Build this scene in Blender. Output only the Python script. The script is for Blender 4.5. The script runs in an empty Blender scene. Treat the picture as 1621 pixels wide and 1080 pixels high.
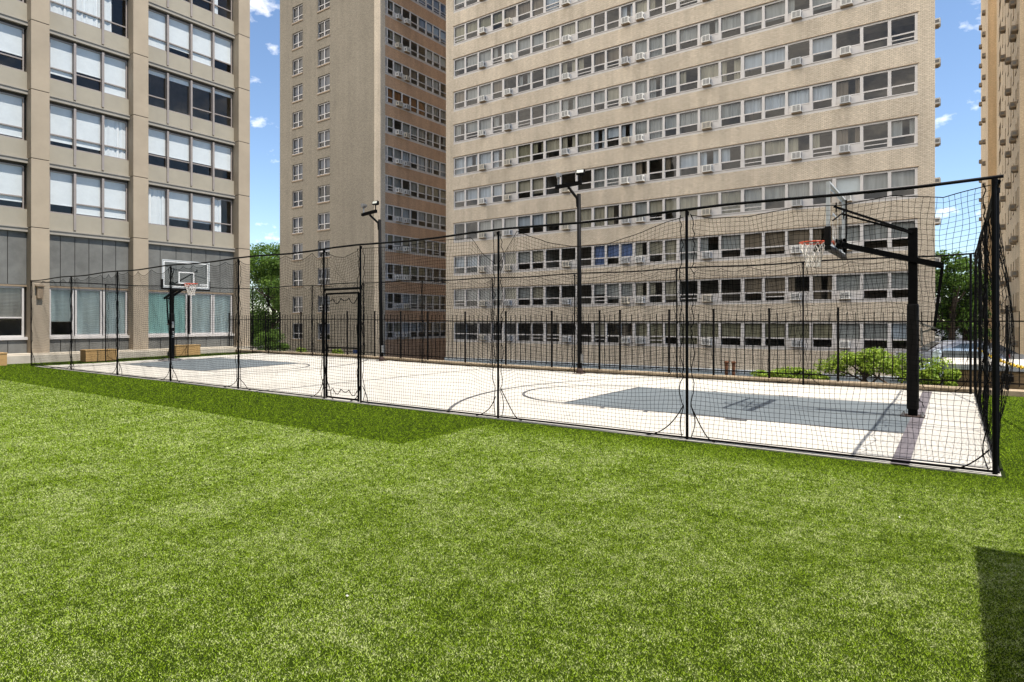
import bpy, math, random
import numpy as np
from mathutils import Vector, Matrix
R = random.Random(7)
NR = np.random.default_rng(11)
sc = bpy.context.scene
col = sc.collection
rad = math.radians

# ------------------------------------------------------------------ helpers
OFF = {}

class MB:
    """collects faces (world coordinates) and links them as ONE mesh object"""
    def __init__(s): s.v = []; s.f = []; s.m = []
    def add(s, vs, fs, m=0):
        b = len(s.v); s.v += [tuple(p) for p in vs]
        for f in fs: s.f.append(tuple(b + i for i in f)); s.m.append(m)
    def box(s, x0, y0, z0, x1, y1, z1, m=0):
        x0, x1 = min(x0, x1), max(x0, x1); y0, y1 = min(y0, y1), max(y0, y1); z0, z1 = min(z0, z1), max(z0, z1)
        s.add([(x0,y0,z0),(x1,y0,z0),(x1,y1,z0),(x0,y1,z0),(x0,y0,z1),(x1,y0,z1),(x1,y1,z1),(x0,y1,z1)],
              [(0,3,2,1),(4,5,6,7),(0,1,5,4),(1,2,6,5),(2,3,7,6),(3,0,4,7)], m)
    def quad(s, a, b, c, d, m=0): s.add([a,b,c,d], [(0,1,2,3)], m)
    def tube(s, pts, r, n=8, m=0, cap=True):
        pts = [Vector(p) for p in pts]; k = len(pts)
        rs = r if isinstance(r, (list, tuple)) else [r]*k
        rings = []; up = None
        for i, p in enumerate(pts):
            t = (pts[min(i+1,k-1)] - pts[max(i-1,0)])
            if t.length < 1e-9: t = Vector((0,0,1))
            t.normalize()
            if up is None: up = Vector((0,0,1)) if abs(t.z) < .9 else Vector((1,0,0))
            a = up - t*up.dot(t)
            if a.length < 1e-6: a = Vector((1,0,0)) - t*t.x
            a.normalize(); up = a; b = t.cross(a)
            rings.append([p + (a*math.cos(q) + b*math.sin(q))*rs[i] for q in [2*math.pi*(j+.5)/n for j in range(n)]])
        vs = [q for ring in rings for q in ring]; fs = []
        for i in range(k-1):
            for j in range(n):
                j2 = (j+1) % n
                fs.append((i*n+j, i*n+j2, (i+1)*n+j2, (i+1)*n+j))
        if cap: fs.append(tuple(reversed(range(n)))); fs.append(tuple((k-1)*n+j for j in range(n)))
        s.add(vs, fs, m)
    def bar(s, a, b, w, h, m=0):
        """rectangular bar from a to b, w wide (horizontal), h high"""
        a, b = Vector(a), Vector(b); t = (b-a).normalized()
        side = t.cross(Vector((0,0,1)))
        side = Vector((1,0,0)) if side.length < 1e-5 else side.normalized()
        up = side.cross(t).normalized()
        vs = [p + side*(sx*w/2) + up*(sz*h/2) for p in (a, b) for sx, sz in ((-1,-1),(1,-1),(1,1),(-1,1))]
        s.add(vs, [(0,1,2,3),(7,6,5,4),(0,4,5,1),(1,5,6,2),(2,6,7,3),(3,7,4,0)], m)
    def lathe(s, c, prof, n=16, m=0):
        vs = []; fs = []
        for r, z in prof:
            for j in range(n):
                q = 2*math.pi*j/n; vs.append((c[0]+r*math.cos(q), c[1]+r*math.sin(q), c[2]+z))
        for i in range(len(prof)-1):
            for j in range(n):
                j2 = (j+1) % n; fs.append((i*n+j, i*n+j2, (i+1)*n+j2, (i+1)*n+j))
        fs.append(tuple(reversed(range(n)))); fs.append(tuple((len(prof)-1)*n+j for j in range(n)))
        s.add(vs, fs, m)
    def build(s, name, mats, parent=None, smooth=False, bevel=0):
        if not isinstance(mats, (list, tuple)): mats = [mats]
        o = OFF.get(parent, Vector((0,0,0)))
        me = bpy.data.meshes.new(name)
        me.from_pydata([(p[0]-o.x, p[1]-o.y, p[2]-o.z) for p in s.v], [], s.f)
        for m in mats: me.materials.append(m)
        me.polygons.foreach_set('material_index', s.m)
        if smooth: me.polygons.foreach_set('use_smooth', [True]*len(s.f))
        me.update()
        ob = bpy.data.objects.new(name, me); col.objects.link(ob)
        if bevel:
            bm = ob.modifiers.new('bevel', 'BEVEL'); bm.width = bevel; bm.segments = 2; bm.limit_method = 'ANGLE'
        if parent is not None: ob.parent = parent; OFF[ob] = o
        return ob

def npmesh(name, V, F, mats, parent=None, smooth=False, mi=None):
    """V (n,3), F (m,k) numpy arrays, world coordinates"""
    o = OFF.get(parent, Vector((0,0,0)))
    V = np.asarray(V, np.float32) - np.array([o.x,o.y,o.z], np.float32)
    F = np.asarray(F, np.int32); k = F.shape[1]
    me = bpy.data.meshes.new(name)
    me.vertices.add(len(V)); me.vertices.foreach_set('co', V.ravel())
    me.loops.add(F.size); me.loops.foreach_set('vertex_index', F.ravel())
    me.polygons.add(len(F)); me.polygons.foreach_set('loop_start', np.arange(0, F.size, k, dtype=np.int32))
    if not isinstance(mats, (list, tuple)): mats = [mats]
    for m in mats: me.materials.append(m)
    if mi is not None: me.polygons.foreach_set('material_index', np.asarray(mi, np.int32))
    if smooth: me.polygons.foreach_set('use_smooth', np.ones(len(F), bool))
    me.update(calc_edges=True); me.validate()
    ob = bpy.data.objects.new(name, me); col.objects.link(ob)
    if parent is not None: ob.parent = parent; OFF[ob] = o
    return ob

class NB:
    """numpy collector of thin three-sided strands"""
    def __init__(s): s.V = []; s.F = []; s.n = 0
    def strand(s, P, r, n):
        P = np.asarray(P, float); k = len(P)
        t = np.gradient(P, axis=0); t /= np.linalg.norm(t, axis=1)[:,None] + 1e-9
        n = np.asarray(n, float); b = np.cross(t, n); b /= np.linalg.norm(b, axis=1)[:,None] + 1e-9
        a = np.cross(b, t)
        ring = [P + r*(a*math.cos(q) + b*math.sin(q)) for q in (0, 2.094, 4.189)]
        s.V.append(np.stack(ring, 1).reshape(-1, 3))
        i = np.arange(k-1)[:,None]*3; j = np.arange(3)[None,:]; j2 = (j+1) % 3
        F = np.stack([i+j, i+j2, i+3+j2, i+3+j], -1).reshape(-1, 4) + s.n
        s.F.append(F); s.n += 3*k
    def build(s, name, mat, parent): return npmesh(name, np.concatenate(s.V), np.concatenate(s.F), mat, parent)

def tag(o, label=None, cat=None, group=None, kind=None):
    if label: o['label'] = label
    if cat: o['category'] = cat
    if group: o['group'] = group
    if kind: o['kind'] = kind
    return o

def thing(name, loc, label, cat, group=None):
    o = bpy.data.objects.new(name, None); col.objects.link(o)
    o.empty_display_size = .2; o.location = loc; OFF[o] = Vector(loc)
    return tag(o, label, cat, group)

def copy_tree(o, parent=None):
    c = o.copy(); col.objects.link(c)
    if parent is not None: c.parent = parent
    for ch in list(o.children): copy_tree(ch, c)
    return c

def ss(t): t = min(1, max(0, t)); return t*t*(3-2*t)
def g(x, y): return .10*ss((y-9)/8)*ss((-x-12)/10)     # the deck rises a little toward its far corner

# ------------------------------------------------------------------ materials
def nodes(name):
    m = bpy.data.materials.new(name); m.use_nodes = True
    nt = m.node_tree; return m, nt, nt.nodes, nt.links, nt.nodes['Principled BSDF']

def mat(name, c, rough=.6, metal=0, spec=.5, var=.0, scale=3., bump=0., bscale=60., detail=4., stretch=None):
    m, nt, N, L, p = nodes(name)
    p.inputs['Roughness'].default_value = rough; p.inputs['Metallic'].default_value = metal
    p.inputs['Specular IOR Level'].default_value = spec
    p.inputs['Base Color'].default_value = (*c, 1)
    if var or bump:
        tc = N.new('ShaderNodeNewGeometry')
        vec = tc.outputs['Position']
        if stretch:
            mp = N.new('ShaderNodeMapping'); mp.inputs['Scale'].default_value = stretch
            L.new(vec, mp.inputs['Vector']); vec = mp.outputs['Vector']
    if var:
        n = N.new('ShaderNodeTexNoise'); n.inputs['Scale'].default_value = scale; n.inputs['Detail'].default_value = detail
        n.inputs['Roughness'].default_value = .65
        L.new(vec, n.inputs['Vector'])
        r = N.new('ShaderNodeMapRange'); r.inputs['From Min'].default_value = .3; r.inputs['From Max'].default_value = .7
        r.inputs['To Min'].default_value = 1-var; r.inputs['To Max'].default_value = 1+var
        L.new(n.outputs['Fac'], r.inputs['Value'])
        mx = N.new('ShaderNodeVectorMath'); mx.operation = 'SCALE'; mx.inputs[0].default_value = c
        L.new(r.outputs['Result'], mx.inputs['Scale']); L.new(mx.outputs['Vector'], p.inputs['Base Color'])
    if bump:
        n2 = N.new('ShaderNodeTexNoise'); n2.inputs['Scale'].default_value = bscale; n2.inputs['Detail'].default_value = 3
        L.new(vec, n2.inputs['Vector'])
        b = N.new('ShaderNodeBump'); b.inputs['Strength'].default_value = bump; b.inputs['Distance'].default_value = .01
        L.new(n2.outputs['Fac'], b.inputs['Height']); L.new(b.outputs['Normal'], p.inputs['Normal'])
    return m

def brick(name, c1, c2, mortar, bw=.20, bh=.066, stain=.2):
    m, nt, N, L, p = nodes(name)
    gpos = N.new('ShaderNodeNewGeometry'); sp = N.new('ShaderNodeSeparateXYZ'); L.new(gpos.outputs['Position'], sp.inputs[0])
    ad = N.new('ShaderNodeMath'); ad.operation = 'ADD'; L.new(sp.outputs['X'], ad.inputs[0]); L.new(sp.outputs['Y'], ad.inputs[1])
    cb = N.new('ShaderNodeCombineXYZ'); L.new(ad.outputs[0], cb.inputs['X']); L.new(sp.outputs['Z'], cb.inputs['Y'])
    bt = N.new('ShaderNodeTexBrick'); L.new(cb.outputs[0], bt.inputs['Vector'])
    bt.inputs['Scale'].default_value = 1; bt.inputs['Brick Width'].default_value = bw; bt.inputs['Row Height'].default_value = bh
    bt.inputs['Mortar Size'].default_value = .012; bt.inputs['Mortar Smooth'].default_value = .1; bt.inputs['Bias'].default_value = -.1
    bt.inputs['Color1'].default_value = (*c1,1); bt.inputs['Color2'].default_value = (*c2,1); bt.inputs['Mortar'].default_value = (*mortar,1)
    n = N.new('ShaderNodeTexNoise'); n.inputs['Scale'].default_value = .35; n.inputs['Detail'].default_value = 6; n.inputs['Roughness'].default_value = .6
    L.new(gpos.outputs['Position'], n.inputs['Vector'])
    # rain streaks: noise stretched along z
    mp = N.new('ShaderNodeMapping'); mp.inputs['Scale'].default_value = (2.2, 2.2, .12); L.new(gpos.outputs['Position'], mp.inputs['Vector'])
    n2 = N.new('ShaderNodeTexNoise'); n2.inputs['Scale'].default_value = 1; n2.inputs['Detail'].default_value = 4; L.new(mp.outputs[0], n2.inputs['Vector'])
    sm = N.new('ShaderNodeMath'); sm.operation = 'ADD'; L.new(n.outputs['Fac'], sm.inputs[0]); L.new(n2.outputs['Fac'], sm.inputs[1])
    r = N.new('ShaderNodeMapRange'); r.inputs['From Min'].default_value = .7; r.inputs['From Max'].default_value = 1.3
    r.inputs['To Min'].default_value = 1-stain; r.inputs['To Max'].default_value = 1+stain*.6; L.new(sm.outputs[0], r.inputs['Value'])
    mp3 = N.new('ShaderNodeMapping'); mp3.inputs['Scale'].default_value = (5.5, 15, 1); L.new(cb.outputs[0], mp3.inputs['Vector'])
    n3 = N.new('ShaderNodeTexNoise'); n3.inputs['Scale'].default_value = 1; n3.inputs['Detail'].default_value = 2; n3.inputs['Roughness'].default_value = .7; L.new(mp3.outputs[0], n3.inputs['Vector'])
    r3 = N.new('ShaderNodeMapRange'); r3.inputs['From Min'].default_value = .3; r3.inputs['From Max'].default_value = .7; r3.inputs['To Min'].default_value = .84; r3.inputs['To Max'].default_value = 1.15; L.new(n3.outputs['Fac'], r3.inputs['Value'])
    m3 = N.new('ShaderNodeMath'); m3.operation = 'MULTIPLY'; L.new(r.outputs['Result'], m3.inputs[0]); L.new(r3.outputs[0], m3.inputs[1])
    mx = N.new('ShaderNodeVectorMath'); mx.operation = 'SCALE'; L.new(bt.outputs['Color'], mx.inputs[0]); L.new(m3.outputs[0], mx.inputs['Scale'])
    L.new(mx.outputs[0], p.inputs['Base Color']); p.inputs['Roughness'].default_value = .85; p.inputs['Specular IOR Level'].default_value = .25
    bp = N.new('ShaderNodeBump'); bp.inputs['Strength'].default_value = .5; bp.inputs['Distance'].default_value = .006; bp.invert = True
    L.new(bt.outputs['Fac'], bp.inputs['Height']); L.new(bp.outputs['Normal'], p.inputs['Normal'])
    return m

def glass_mat(name, tint=(.75,.8,.82), refl=1.0, wob=.02):
    m, nt, N, L, p = nodes(name); N.remove(p)
    out = N['Material Output']
    tr = N.new('ShaderNodeBsdfTransparent'); tr.inputs['Color'].default_value = (*tint,1)
    gl = N.new('ShaderNodeBsdfGlossy'); gl.inputs['Roughness'].default_value = .02
    fr = N.new('ShaderNodeFresnel'); gb0 = N.new('ShaderNodeNewGeometry')
    io = N.new('ShaderNodeMapRange'); io.inputs['To Min'].default_value = 1.5; io.inputs['To Max'].default_value = 1/1.5      # thin pane: the same from both sides
    L.new(gb0.outputs['Backfacing'], io.inputs['Value']); L.new(io.outputs[0], fr.inputs['IOR'])
    mu = N.new('ShaderNodeMath'); mu.operation = 'MULTIPLY'; mu.inputs[1].default_value = 1.1*refl; mu.use_clamp = True
    L.new(fr.outputs[0], mu.inputs[0])
    gp = N.new('ShaderNodeNewGeometry')
    n = N.new('ShaderNodeTexNoise'); n.inputs['Scale'].default_value = 1.3; n.inputs['Detail'].default_value = 1; L.new(gp.outputs['Position'], n.inputs['Vector'])
    b = N.new('ShaderNodeBump'); b.inputs['Strength'].default_value = wob*8; b.inputs['Distance'].default_value = .02
    L.new(n.outputs['Fac'], b.inputs['Height']); L.new(b.outputs['Normal'], gl.inputs['Normal'])
    mx = N.new('ShaderNodeMixShader'); L.new(mu.outputs[0], mx.inputs[0]); L.new(tr.outputs[0], mx.inputs[1]); L.new(gl.outputs[0], mx.inputs[2])
    L.new(mx.outputs[0], out.inputs['Surface'])
    return m

def cloth(name, c, rough=.9, trans=.25):
    m, nt, N, L, p = nodes(name)
    gp = N.new('ShaderNodeNewGeometry')
    mp = N.new('ShaderNodeMapping'); mp.inputs['Scale'].default_value = (5, 5, .35); L.new(gp.outputs['Position'], mp.inputs['Vector'])
    n = N.new('ShaderNodeTexNoise'); n.inputs['Scale'].default_value = 1; n.inputs['Detail'].default_value = 3; L.new(mp.outputs[0], n.inputs['Vector'])
    r = N.new('ShaderNodeMapRange'); r.inputs['From Min'].default_value = .3; r.inputs['From Max'].default_value = .7
    r.inputs['To Min'].default_value = .75; r.inputs['To Max'].default_value = 1.15; L.new(n.outputs['Fac'], r.inputs['Value'])
    mx = N.new('ShaderNodeVectorMath'); mx.operation = 'SCALE'; mx.inputs[0].default_value = c; L.new(r.outputs[0], mx.inputs['Scale'])
    L.new(mx.outputs[0], p.inputs['Base Color']); p.inputs['Roughness'].default_value = rough; p.inputs['Specular IOR Level'].default_value = .1
    return m

def leafmat(name, c1, c2, trans=.35):
    m, nt, N, L, p = nodes(name)
    gp = N.new('ShaderNodeNewGeometry')
    mx = N.new('ShaderNodeMix'); mx.data_type = 'RGBA'
    L.new(gp.outputs['Random Per Island'], mx.inputs['Factor'])
    mx.inputs[6].default_value = (*c1,1); mx.inputs[7].default_value = (*c2,1)
    L.new(mx.outputs[2], p.inputs['Base Color']); p.inputs['Roughness'].default_value = .55; p.inputs['Specular IOR Level'].default_value = .3
    tl = N.new('ShaderNodeBsdfTranslucent'); L.new(mx.outputs[2], tl.inputs['Color'])
    ms = N.new('ShaderNodeMixShader'); ms.inputs[0].default_value = trans
    L.new(p.outputs[0], ms.inputs[1]); L.new(tl.outputs[0], ms.inputs[2]); L.new(ms.outputs[0], N['Material Output'].inputs['Surface'])
    return m

M = {}
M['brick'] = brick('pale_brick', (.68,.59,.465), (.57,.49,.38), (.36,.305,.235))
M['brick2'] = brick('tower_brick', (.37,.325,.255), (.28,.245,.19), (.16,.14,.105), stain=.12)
M['brickbrown'] = brick('brown_brick', (.58,.37,.23), (.47,.30,.19), (.34,.23,.15))
M['brick3'] = brick('tan_brick', (.78,.60,.385), (.70,.52,.33), (.54,.42,.27))
M['frame'] = mat('window_paint', (.53,.505,.485), .5, var=.08, scale=2)
M['frametaupe'] = mat('window_metal', (.30,.26,.235), .45, .2, var=.08, scale=2)  # taupe metal, the column block frames' own colour
M['panelwhite'] = mat('white_panel', (.74,.76,.75), .5, var=.05)
M['acbody'] = mat('ac_casing', (.68,.67,.63), .5, var=.1, scale=4)
M['actan'] = mat('tan_casing', (.27,.22,.16), .6, var=.2)
M['acold'] = mat('yellowed_casing', (.56,.51,.41), .55, var=.15, scale=4)
M['acgrey'] = mat('grey_casing', (.48,.49,.49), .5, var=.1, scale=4)
M['acgrille'] = mat('ac_grille', (.16,.16,.16), .6)
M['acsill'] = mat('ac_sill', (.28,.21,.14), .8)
M['glass'] = glass_mat('window_glass', (.72,.76,.78), 1.0)
M['glassd'] = glass_mat('dark_glass', (.42,.44,.48), .75)
M['glassl'] = glass_mat('clear_glass', (.96,.97,.97), .85)
M['dark'] = mat('dark_room', (.045,.04,.035), .9, var=.3, scale=1.5)
M['core'] = mat('interior_plaster', (.26,.23,.20), .9, var=.4, scale=.8)
CUR = dict(beige=cloth('beige_curtain', (.46,.40,.30)), grey=cloth('grey_blind', (.40,.39,.37)), brown=cloth('brown_curtain', (.26,.20,.145)),
  white=mat('white_shade', (.66,.69,.70), .9, spec=.1, var=.05, scale=4), blue=cloth('blue_curtain', (.17,.23,.42)), rust=cloth('rust_curtain', (.36,.15,.05)),
  teal=cloth('teal_blind', (.46,.68,.65)), olive=cloth('olive_curtain', (.34,.30,.20)), tealgrey=cloth('tealgrey_blind', (.56,.64,.64)),
  cool=cloth('cool_shade', (.50,.53,.58)))
CK = list(CUR); CI = {k: i for i, k in enumerate(CK)}
M['column'] = mat('painted_concrete', (.345,.285,.21), .8, var=.10, scale=.7, bump=.15, bscale=40)
M['spandrel'] = mat('spandrel_panel', (.31,.28,.22), .7, var=.07, scale=1.2)
M['ledge'] = mat('ledge_paint', (.30,.275,.235), .7, var=.08)
M['greypanel'] = mat('grey_panel', (.135,.135,.125), .75, var=.28, scale=1.4, detail=8)
M['groove'] = mat('dark_groove', (.05,.045,.04), .9)
M['concrete'] = mat('plinth_concrete', (.47,.42,.34), .85, var=.15, scale=1.5, bump=.2)
M['kerb'] = mat('kerb_concrete', (.36,.28,.185), .85, var=.22, scale=2.5, bump=.2)
M['plinth'] = mat('blue_plinth', (.30,.36,.40), .6, var=.15, scale=1)
M['coping'] = mat('pale_coping', (.52,.57,.60), .5, var=.1)
M['black'] = mat('black_paint', (.0025,.0024,.0026), .65, spec=.08, var=.3, scale=8)
M['blackm'] = mat('black_metal', (.003,.0031,.0036), .6, .0, spec=.10, var=.4, scale=14)
M['bronze'] = mat('bronze_paint', (.0055,.0042,.0036), .6, spec=.15, var=.3)
M['netting'] = mat('net_cord', (.005,.005,.005), .9, spec=.1)
M['pad'] = mat('vinyl_pad', (.005,.0042,.0042), .55, spec=.16, var=.3, scale=5)
M['steel'] = mat('grey_steel', (.30,.30,.30), .4, .7, var=.2, scale=6)
M['boardframe'] = mat('board_frame', (.56,.58,.58), .4, .2, var=.1)
M['boardglass'] = glass_mat('board_glass', (.90,.92,.93), .6, 0)
M['white'] = mat('white_paint', (.80,.80,.78), .5)
M['netwhite'] = mat('white_cord', (.72,.68,.62), .8)
M['orange'] = mat('orange_paint', (.62,.07,.015), .4)
M['lens'] = mat('lamp_lens', (.62,.64,.58), .15, spec=.8)
M['wood'] = mat('tan_wood', (.42,.26,.10), .7, var=.2, scale=3, stretch=(2,2,14))
M['rustdark'] = mat('dark_rusty_steel', (.045,.025,.018), .8, var=.5, scale=14)
M['rust'] = mat('rusty_steel', (.17,.07,.032), .9, var=.5, scale=12)
M['yellow'] = mat('yellow_plastic', (.72,.48,.02), .5)
M['tanwall'] = brick('tan_wall', (.30,.205,.105), (.25,.17,.085), (.20,.14,.08), .3, .1)
M['capstone'] = mat('cap_concrete', (.56,.52,.46), .8, var=.12, scale=2)
M['capface'] = mat('cap_flashing', (.34,.36,.37), .5, var=.1)
M['palecab'] = mat('pale_metal', (.56,.64,.70), .4, var=.08)
M['bark'] = mat('bark', (.07,.05,.035), .9, var=.4, scale=9, bump=.4, stretch=(1,1,.25))
M['leaf'] = leafmat('maple_leaf', (.04,.095,.012), (.15,.25,.035), .45)
M['leafd'] = leafmat('dark_leaf', (.035,.075,.014), (.10,.17,.035), .45)
M['leafy'] = leafmat('bright_leaf', (.12,.22,.015), (.40,.52,.06))
M['asphalt'] = mat('asphalt', (.06,.06,.06), .9, var=.25, scale=1.5)
M['soil'] = mat('soil', (.07,.055,.04), .95, var=.3, scale=4)
M['carblue'] = mat('car_silver', (.32,.38,.44), .25, .5)
M['cargrey'] = mat('car_grey', (.24,.24,.25), .25, .5)
M['cardark'] = mat('car_navy', (.03,.035,.06), .2, .4)
M['carglass'] = mat('car_glass', (.03,.04,.045), .05, spec=.9)
M['tyre'] = mat('tyre_rubber', (.02,.02,.02), .9)
M['headred'] = mat('tail_lamp', (.30,.01,.01), .3)
M['stucco'] = mat('stucco', (.08,.07,.06), .85, var=.1, scale=2, bump=.2)

# concrete court: pale, slightly stained
def court_mat():
    m, nt, N, L, p = nodes('court_concrete')
    gp = N.new('ShaderNodeNewGeometry')
    n = N.new('ShaderNodeTexNoise'); n.inputs['Scale'].default_value = .55; n.inputs['Detail'].default_value = 8; n.inputs['Roughness'].default_value = .62
    L.new(gp.outputs['Position'], n.inputs['Vector'])
    n2 = N.new('ShaderNodeTexNoise'); n2.inputs['Scale'].default_value = 45; n2.inputs['Detail'].default_value = 3; L.new(gp.outputs['Position'], n2.inputs['Vector'])
    cr = N.new('ShaderNodeValToRGB'); e = cr.color_ramp.elements
    e[0].position = .32; e[0].color = (.45,.425,.375,1); e[1].position = .68; e[1].color = (.53,.505,.45,1)
    L.new(n.outputs['Fac'], cr.inputs['Fac'])
    r = N.new('ShaderNodeMapRange'); r.inputs['From Min'].default_value = .3; r.inputs['From Max'].default_value = .7; r.inputs['To Min'].default_value = .93; r.inputs['To Max'].default_value = 1.05
    L.new(n2.outputs['Fac'], r.inputs['Value'])
    mx = N.new('ShaderNodeVectorMath'); mx.operation = 'SCALE'; L.new(cr.outputs['Color'], mx.inputs[0]); L.new(r.outputs[0], mx.inputs['Scale'])
    v = N.new('ShaderNodeTexVoronoi'); v.feature = 'DISTANCE_TO_EDGE'; v.inputs['Scale'].default_value = .32; v.inputs['Randomness'].default_value = 1
    wv = N.new('ShaderNodeVectorMath'); wv.operation = 'MULTIPLY_ADD'; wv.inputs[1].default_value = (.5,.5,0); L.new(n.outputs['Color'], wv.inputs[0]); L.new(gp.outputs['Position'], wv.inputs[2]); L.new(wv.outputs[0], v.inputs['Vector'])
    ck = N.new('ShaderNodeMapRange'); ck.inputs['From Min'].default_value = .0; ck.inputs['From Max'].default_value = .006; ck.inputs['To Min'].default_value = .74; ck.inputs['To Max'].default_value = 1; L.new(v.outputs['Distance'], ck.inputs['Value'])
    mps = N.new('ShaderNodeMapping'); mps.inputs['Scale'].default_value = (1.1, 6, 1); mps.inputs['Rotation'].default_value = (0,0,.5); L.new(gp.outputs['Position'], mps.inputs['Vector'])
    n4 = N.new('ShaderNodeTexNoise'); n4.inputs['Scale'].default_value = 1.4; n4.inputs['Detail'].default_value = 9; n4.inputs['Roughness'].default_value = .75; L.new(mps.outputs[0], n4.inputs['Vector'])
    sk = N.new('ShaderNodeMapRange'); sk.inputs['From Min'].default_value = .60; sk.inputs['From Max'].default_value = .74; sk.inputs['To Min'].default_value = 1; sk.inputs['To Max'].default_value = .86; L.new(n4.outputs['Fac'], sk.inputs['Value'])
    mm = N.new('ShaderNodeMath'); mm.operation = 'MULTIPLY'; L.new(ck.outputs[0], mm.inputs[0]); L.new(sk.outputs[0], mm.inputs[1])
    mx2 = N.new('ShaderNodeVectorMath'); mx2.operation = 'SCALE'; L.new(mx.outputs[0], mx2.inputs[0]); L.new(mm.outputs[0], mx2.inputs['Scale']); mx = mx2
    L.new(mx.outputs[0], p.inputs['Base Color']); p.inputs['Roughness'].default_value = .8
    return m
M['court'] = court_mat()
M['keypaint'] = mat('slate_paint', (.112,.132,.143), .7, var=.13, scale=.9, detail=9)
M['linepaint'] = mat('line_paint', (.10,.10,.105), .7, var=.2, scale=3)
M['basepaint'] = mat('baseline_paint', (.13,.115,.125), .7, var=.2, scale=3)

def turf_mats():
    """backing sheet and fibres share one colour field: pale worn pile, deeper green pile in the strip laid beside the court"""
    def field(N, L, blade):
        gp = N.new('ShaderNodeNewGeometry')
        sp = N.new('ShaderNodeSeparateXYZ'); L.new(gp.outputs['Position'], sp.inputs[0])
        # unsharp edge of the roll
        nz = N.new('ShaderNodeTexNoise'); nz.inputs['Scale'].default_value = 1.6; nz.inputs['Detail'].default_value = 6; L.new(gp.outputs['Position'], nz.inputs['Vector'])
        nz2 = N.new('ShaderNodeTexNoise'); nz2.inputs['Scale'].default_value = 8.5; nz2.inputs['Detail'].default_value = 4; nz2.inputs['Roughness'].default_value = .7; L.new(gp.outputs['Position'], nz2.inputs['Vector'])
        def mth(op, a, b, clamp=False):
            q = N.new('ShaderNodeMath'); q.operation = op; q.use_clamp = clamp
            for i, v in enumerate((a, b)):
                if v is None: continue
                if isinstance(v, (int, float)): q.inputs[i].default_value = v
                else: L.new(v, q.inputs[i])
            return q.outputs[0]
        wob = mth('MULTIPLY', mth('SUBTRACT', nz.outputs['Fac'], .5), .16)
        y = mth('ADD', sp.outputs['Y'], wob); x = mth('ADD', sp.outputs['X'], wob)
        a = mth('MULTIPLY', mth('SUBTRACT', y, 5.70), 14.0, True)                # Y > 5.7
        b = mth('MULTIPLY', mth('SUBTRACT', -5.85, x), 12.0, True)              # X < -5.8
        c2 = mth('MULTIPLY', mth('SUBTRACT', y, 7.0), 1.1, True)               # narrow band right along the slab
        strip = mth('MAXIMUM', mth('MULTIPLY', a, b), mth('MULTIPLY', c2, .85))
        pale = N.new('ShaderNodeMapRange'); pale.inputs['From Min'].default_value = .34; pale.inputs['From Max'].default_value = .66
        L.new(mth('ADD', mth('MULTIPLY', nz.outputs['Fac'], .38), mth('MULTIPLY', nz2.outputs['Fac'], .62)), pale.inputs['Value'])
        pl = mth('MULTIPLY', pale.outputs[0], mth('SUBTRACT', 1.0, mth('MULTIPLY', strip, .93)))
        return gp, strip, pl, mth
    # fibres
    m, nt, N, L, p = nodes('turf_fibre')
    gp, strip, pl, mth = field(N, L, True)
    rnd = gp.outputs['Random Per Island']
    cr = N.new('ShaderNodeValToRGB'); e = cr.color_ramp.elements
    e[0].position = 0; e[0].color = (.016,.030,.001,1); e[1].position = 1; e[1].color = (.66,.70,.37,1)
    for q, cc in ((.14,(.070,.122,.002,1)), (.30,(.165,.28,.002,1)), (.56,(.285,.415,.014,1)), (.76,(.43,.545,.13,1))): k = e.new(q); k.color = cc
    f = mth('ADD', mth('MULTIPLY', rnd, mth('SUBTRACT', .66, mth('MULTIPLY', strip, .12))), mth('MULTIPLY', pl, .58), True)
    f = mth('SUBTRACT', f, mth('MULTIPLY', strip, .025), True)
    L.new(f, cr.inputs['Fac']); L.new(cr.outputs['Color'], p.inputs['Base Color'])
    p.inputs['Roughness'].default_value = .7; p.inputs['Specular IOR Level'].default_value = .12
    tl = N.new('ShaderNodeBsdfTranslucent'); L.new(cr.outputs['Color'], tl.inputs['Color'])
    ms = N.new('ShaderNodeMixShader'); ms.inputs[0].default_value = .15
    L.new(p.outputs[0], ms.inputs[1]); L.new(tl.outputs[0], ms.inputs[2]); L.new(ms.outputs[0], N['Material Output'].inputs['Surface'])
    fib = m
    m, nt, N, L, p = nodes('turf_backing')
    gp, strip, pl, mth = field(N, L, False)
    n = N.new('ShaderNodeTexNoise'); n.inputs['Scale'].default_value = 70; n.inputs['Detail'].default_value = 3; n.inputs['Roughness'].default_value = .8; L.new(gp.outputs['Position'], n.inputs['Vector'])
    cr = N.new('ShaderNodeValToRGB'); e = cr.color_ramp.elements
    e[0].position = .15; e[0].color = (.006,.012,.0005,1); e[1].position = 1; e[1].color = (.14,.18,.04,1)
    k = e.new(.55); k.color = (.028,.050,.001,1)
    rr = N.new('ShaderNodeMapRange'); rr.inputs['From Min'].default_value = .3; rr.inputs['From Max'].default_value = .7; L.new(n.outputs['Fac'], rr.inputs['Value'])
    L.new(mth('ADD', mth('MULTIPLY', rr.outputs[0], .5), mth('MULTIPLY', pl, .5)), cr.inputs['Fac'])
    L.new(cr.outputs['Color'], p.inputs['Base Color']); p.inputs['Roughness'].default_value = .9; p.inputs['Specular IOR Level'].default_value = .1
    bp = N.new('ShaderNodeBump'); bp.inputs['Strength'].default_value = .9; bp.inputs['Distance'].default_value = .02
    L.new(n.outputs['Fac'], bp.inputs['Height']); L.new(bp.outputs['Normal'], p.inputs['Normal'])
    return fib, m
M['fibre'], M['turf'] = turf_mats()

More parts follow.
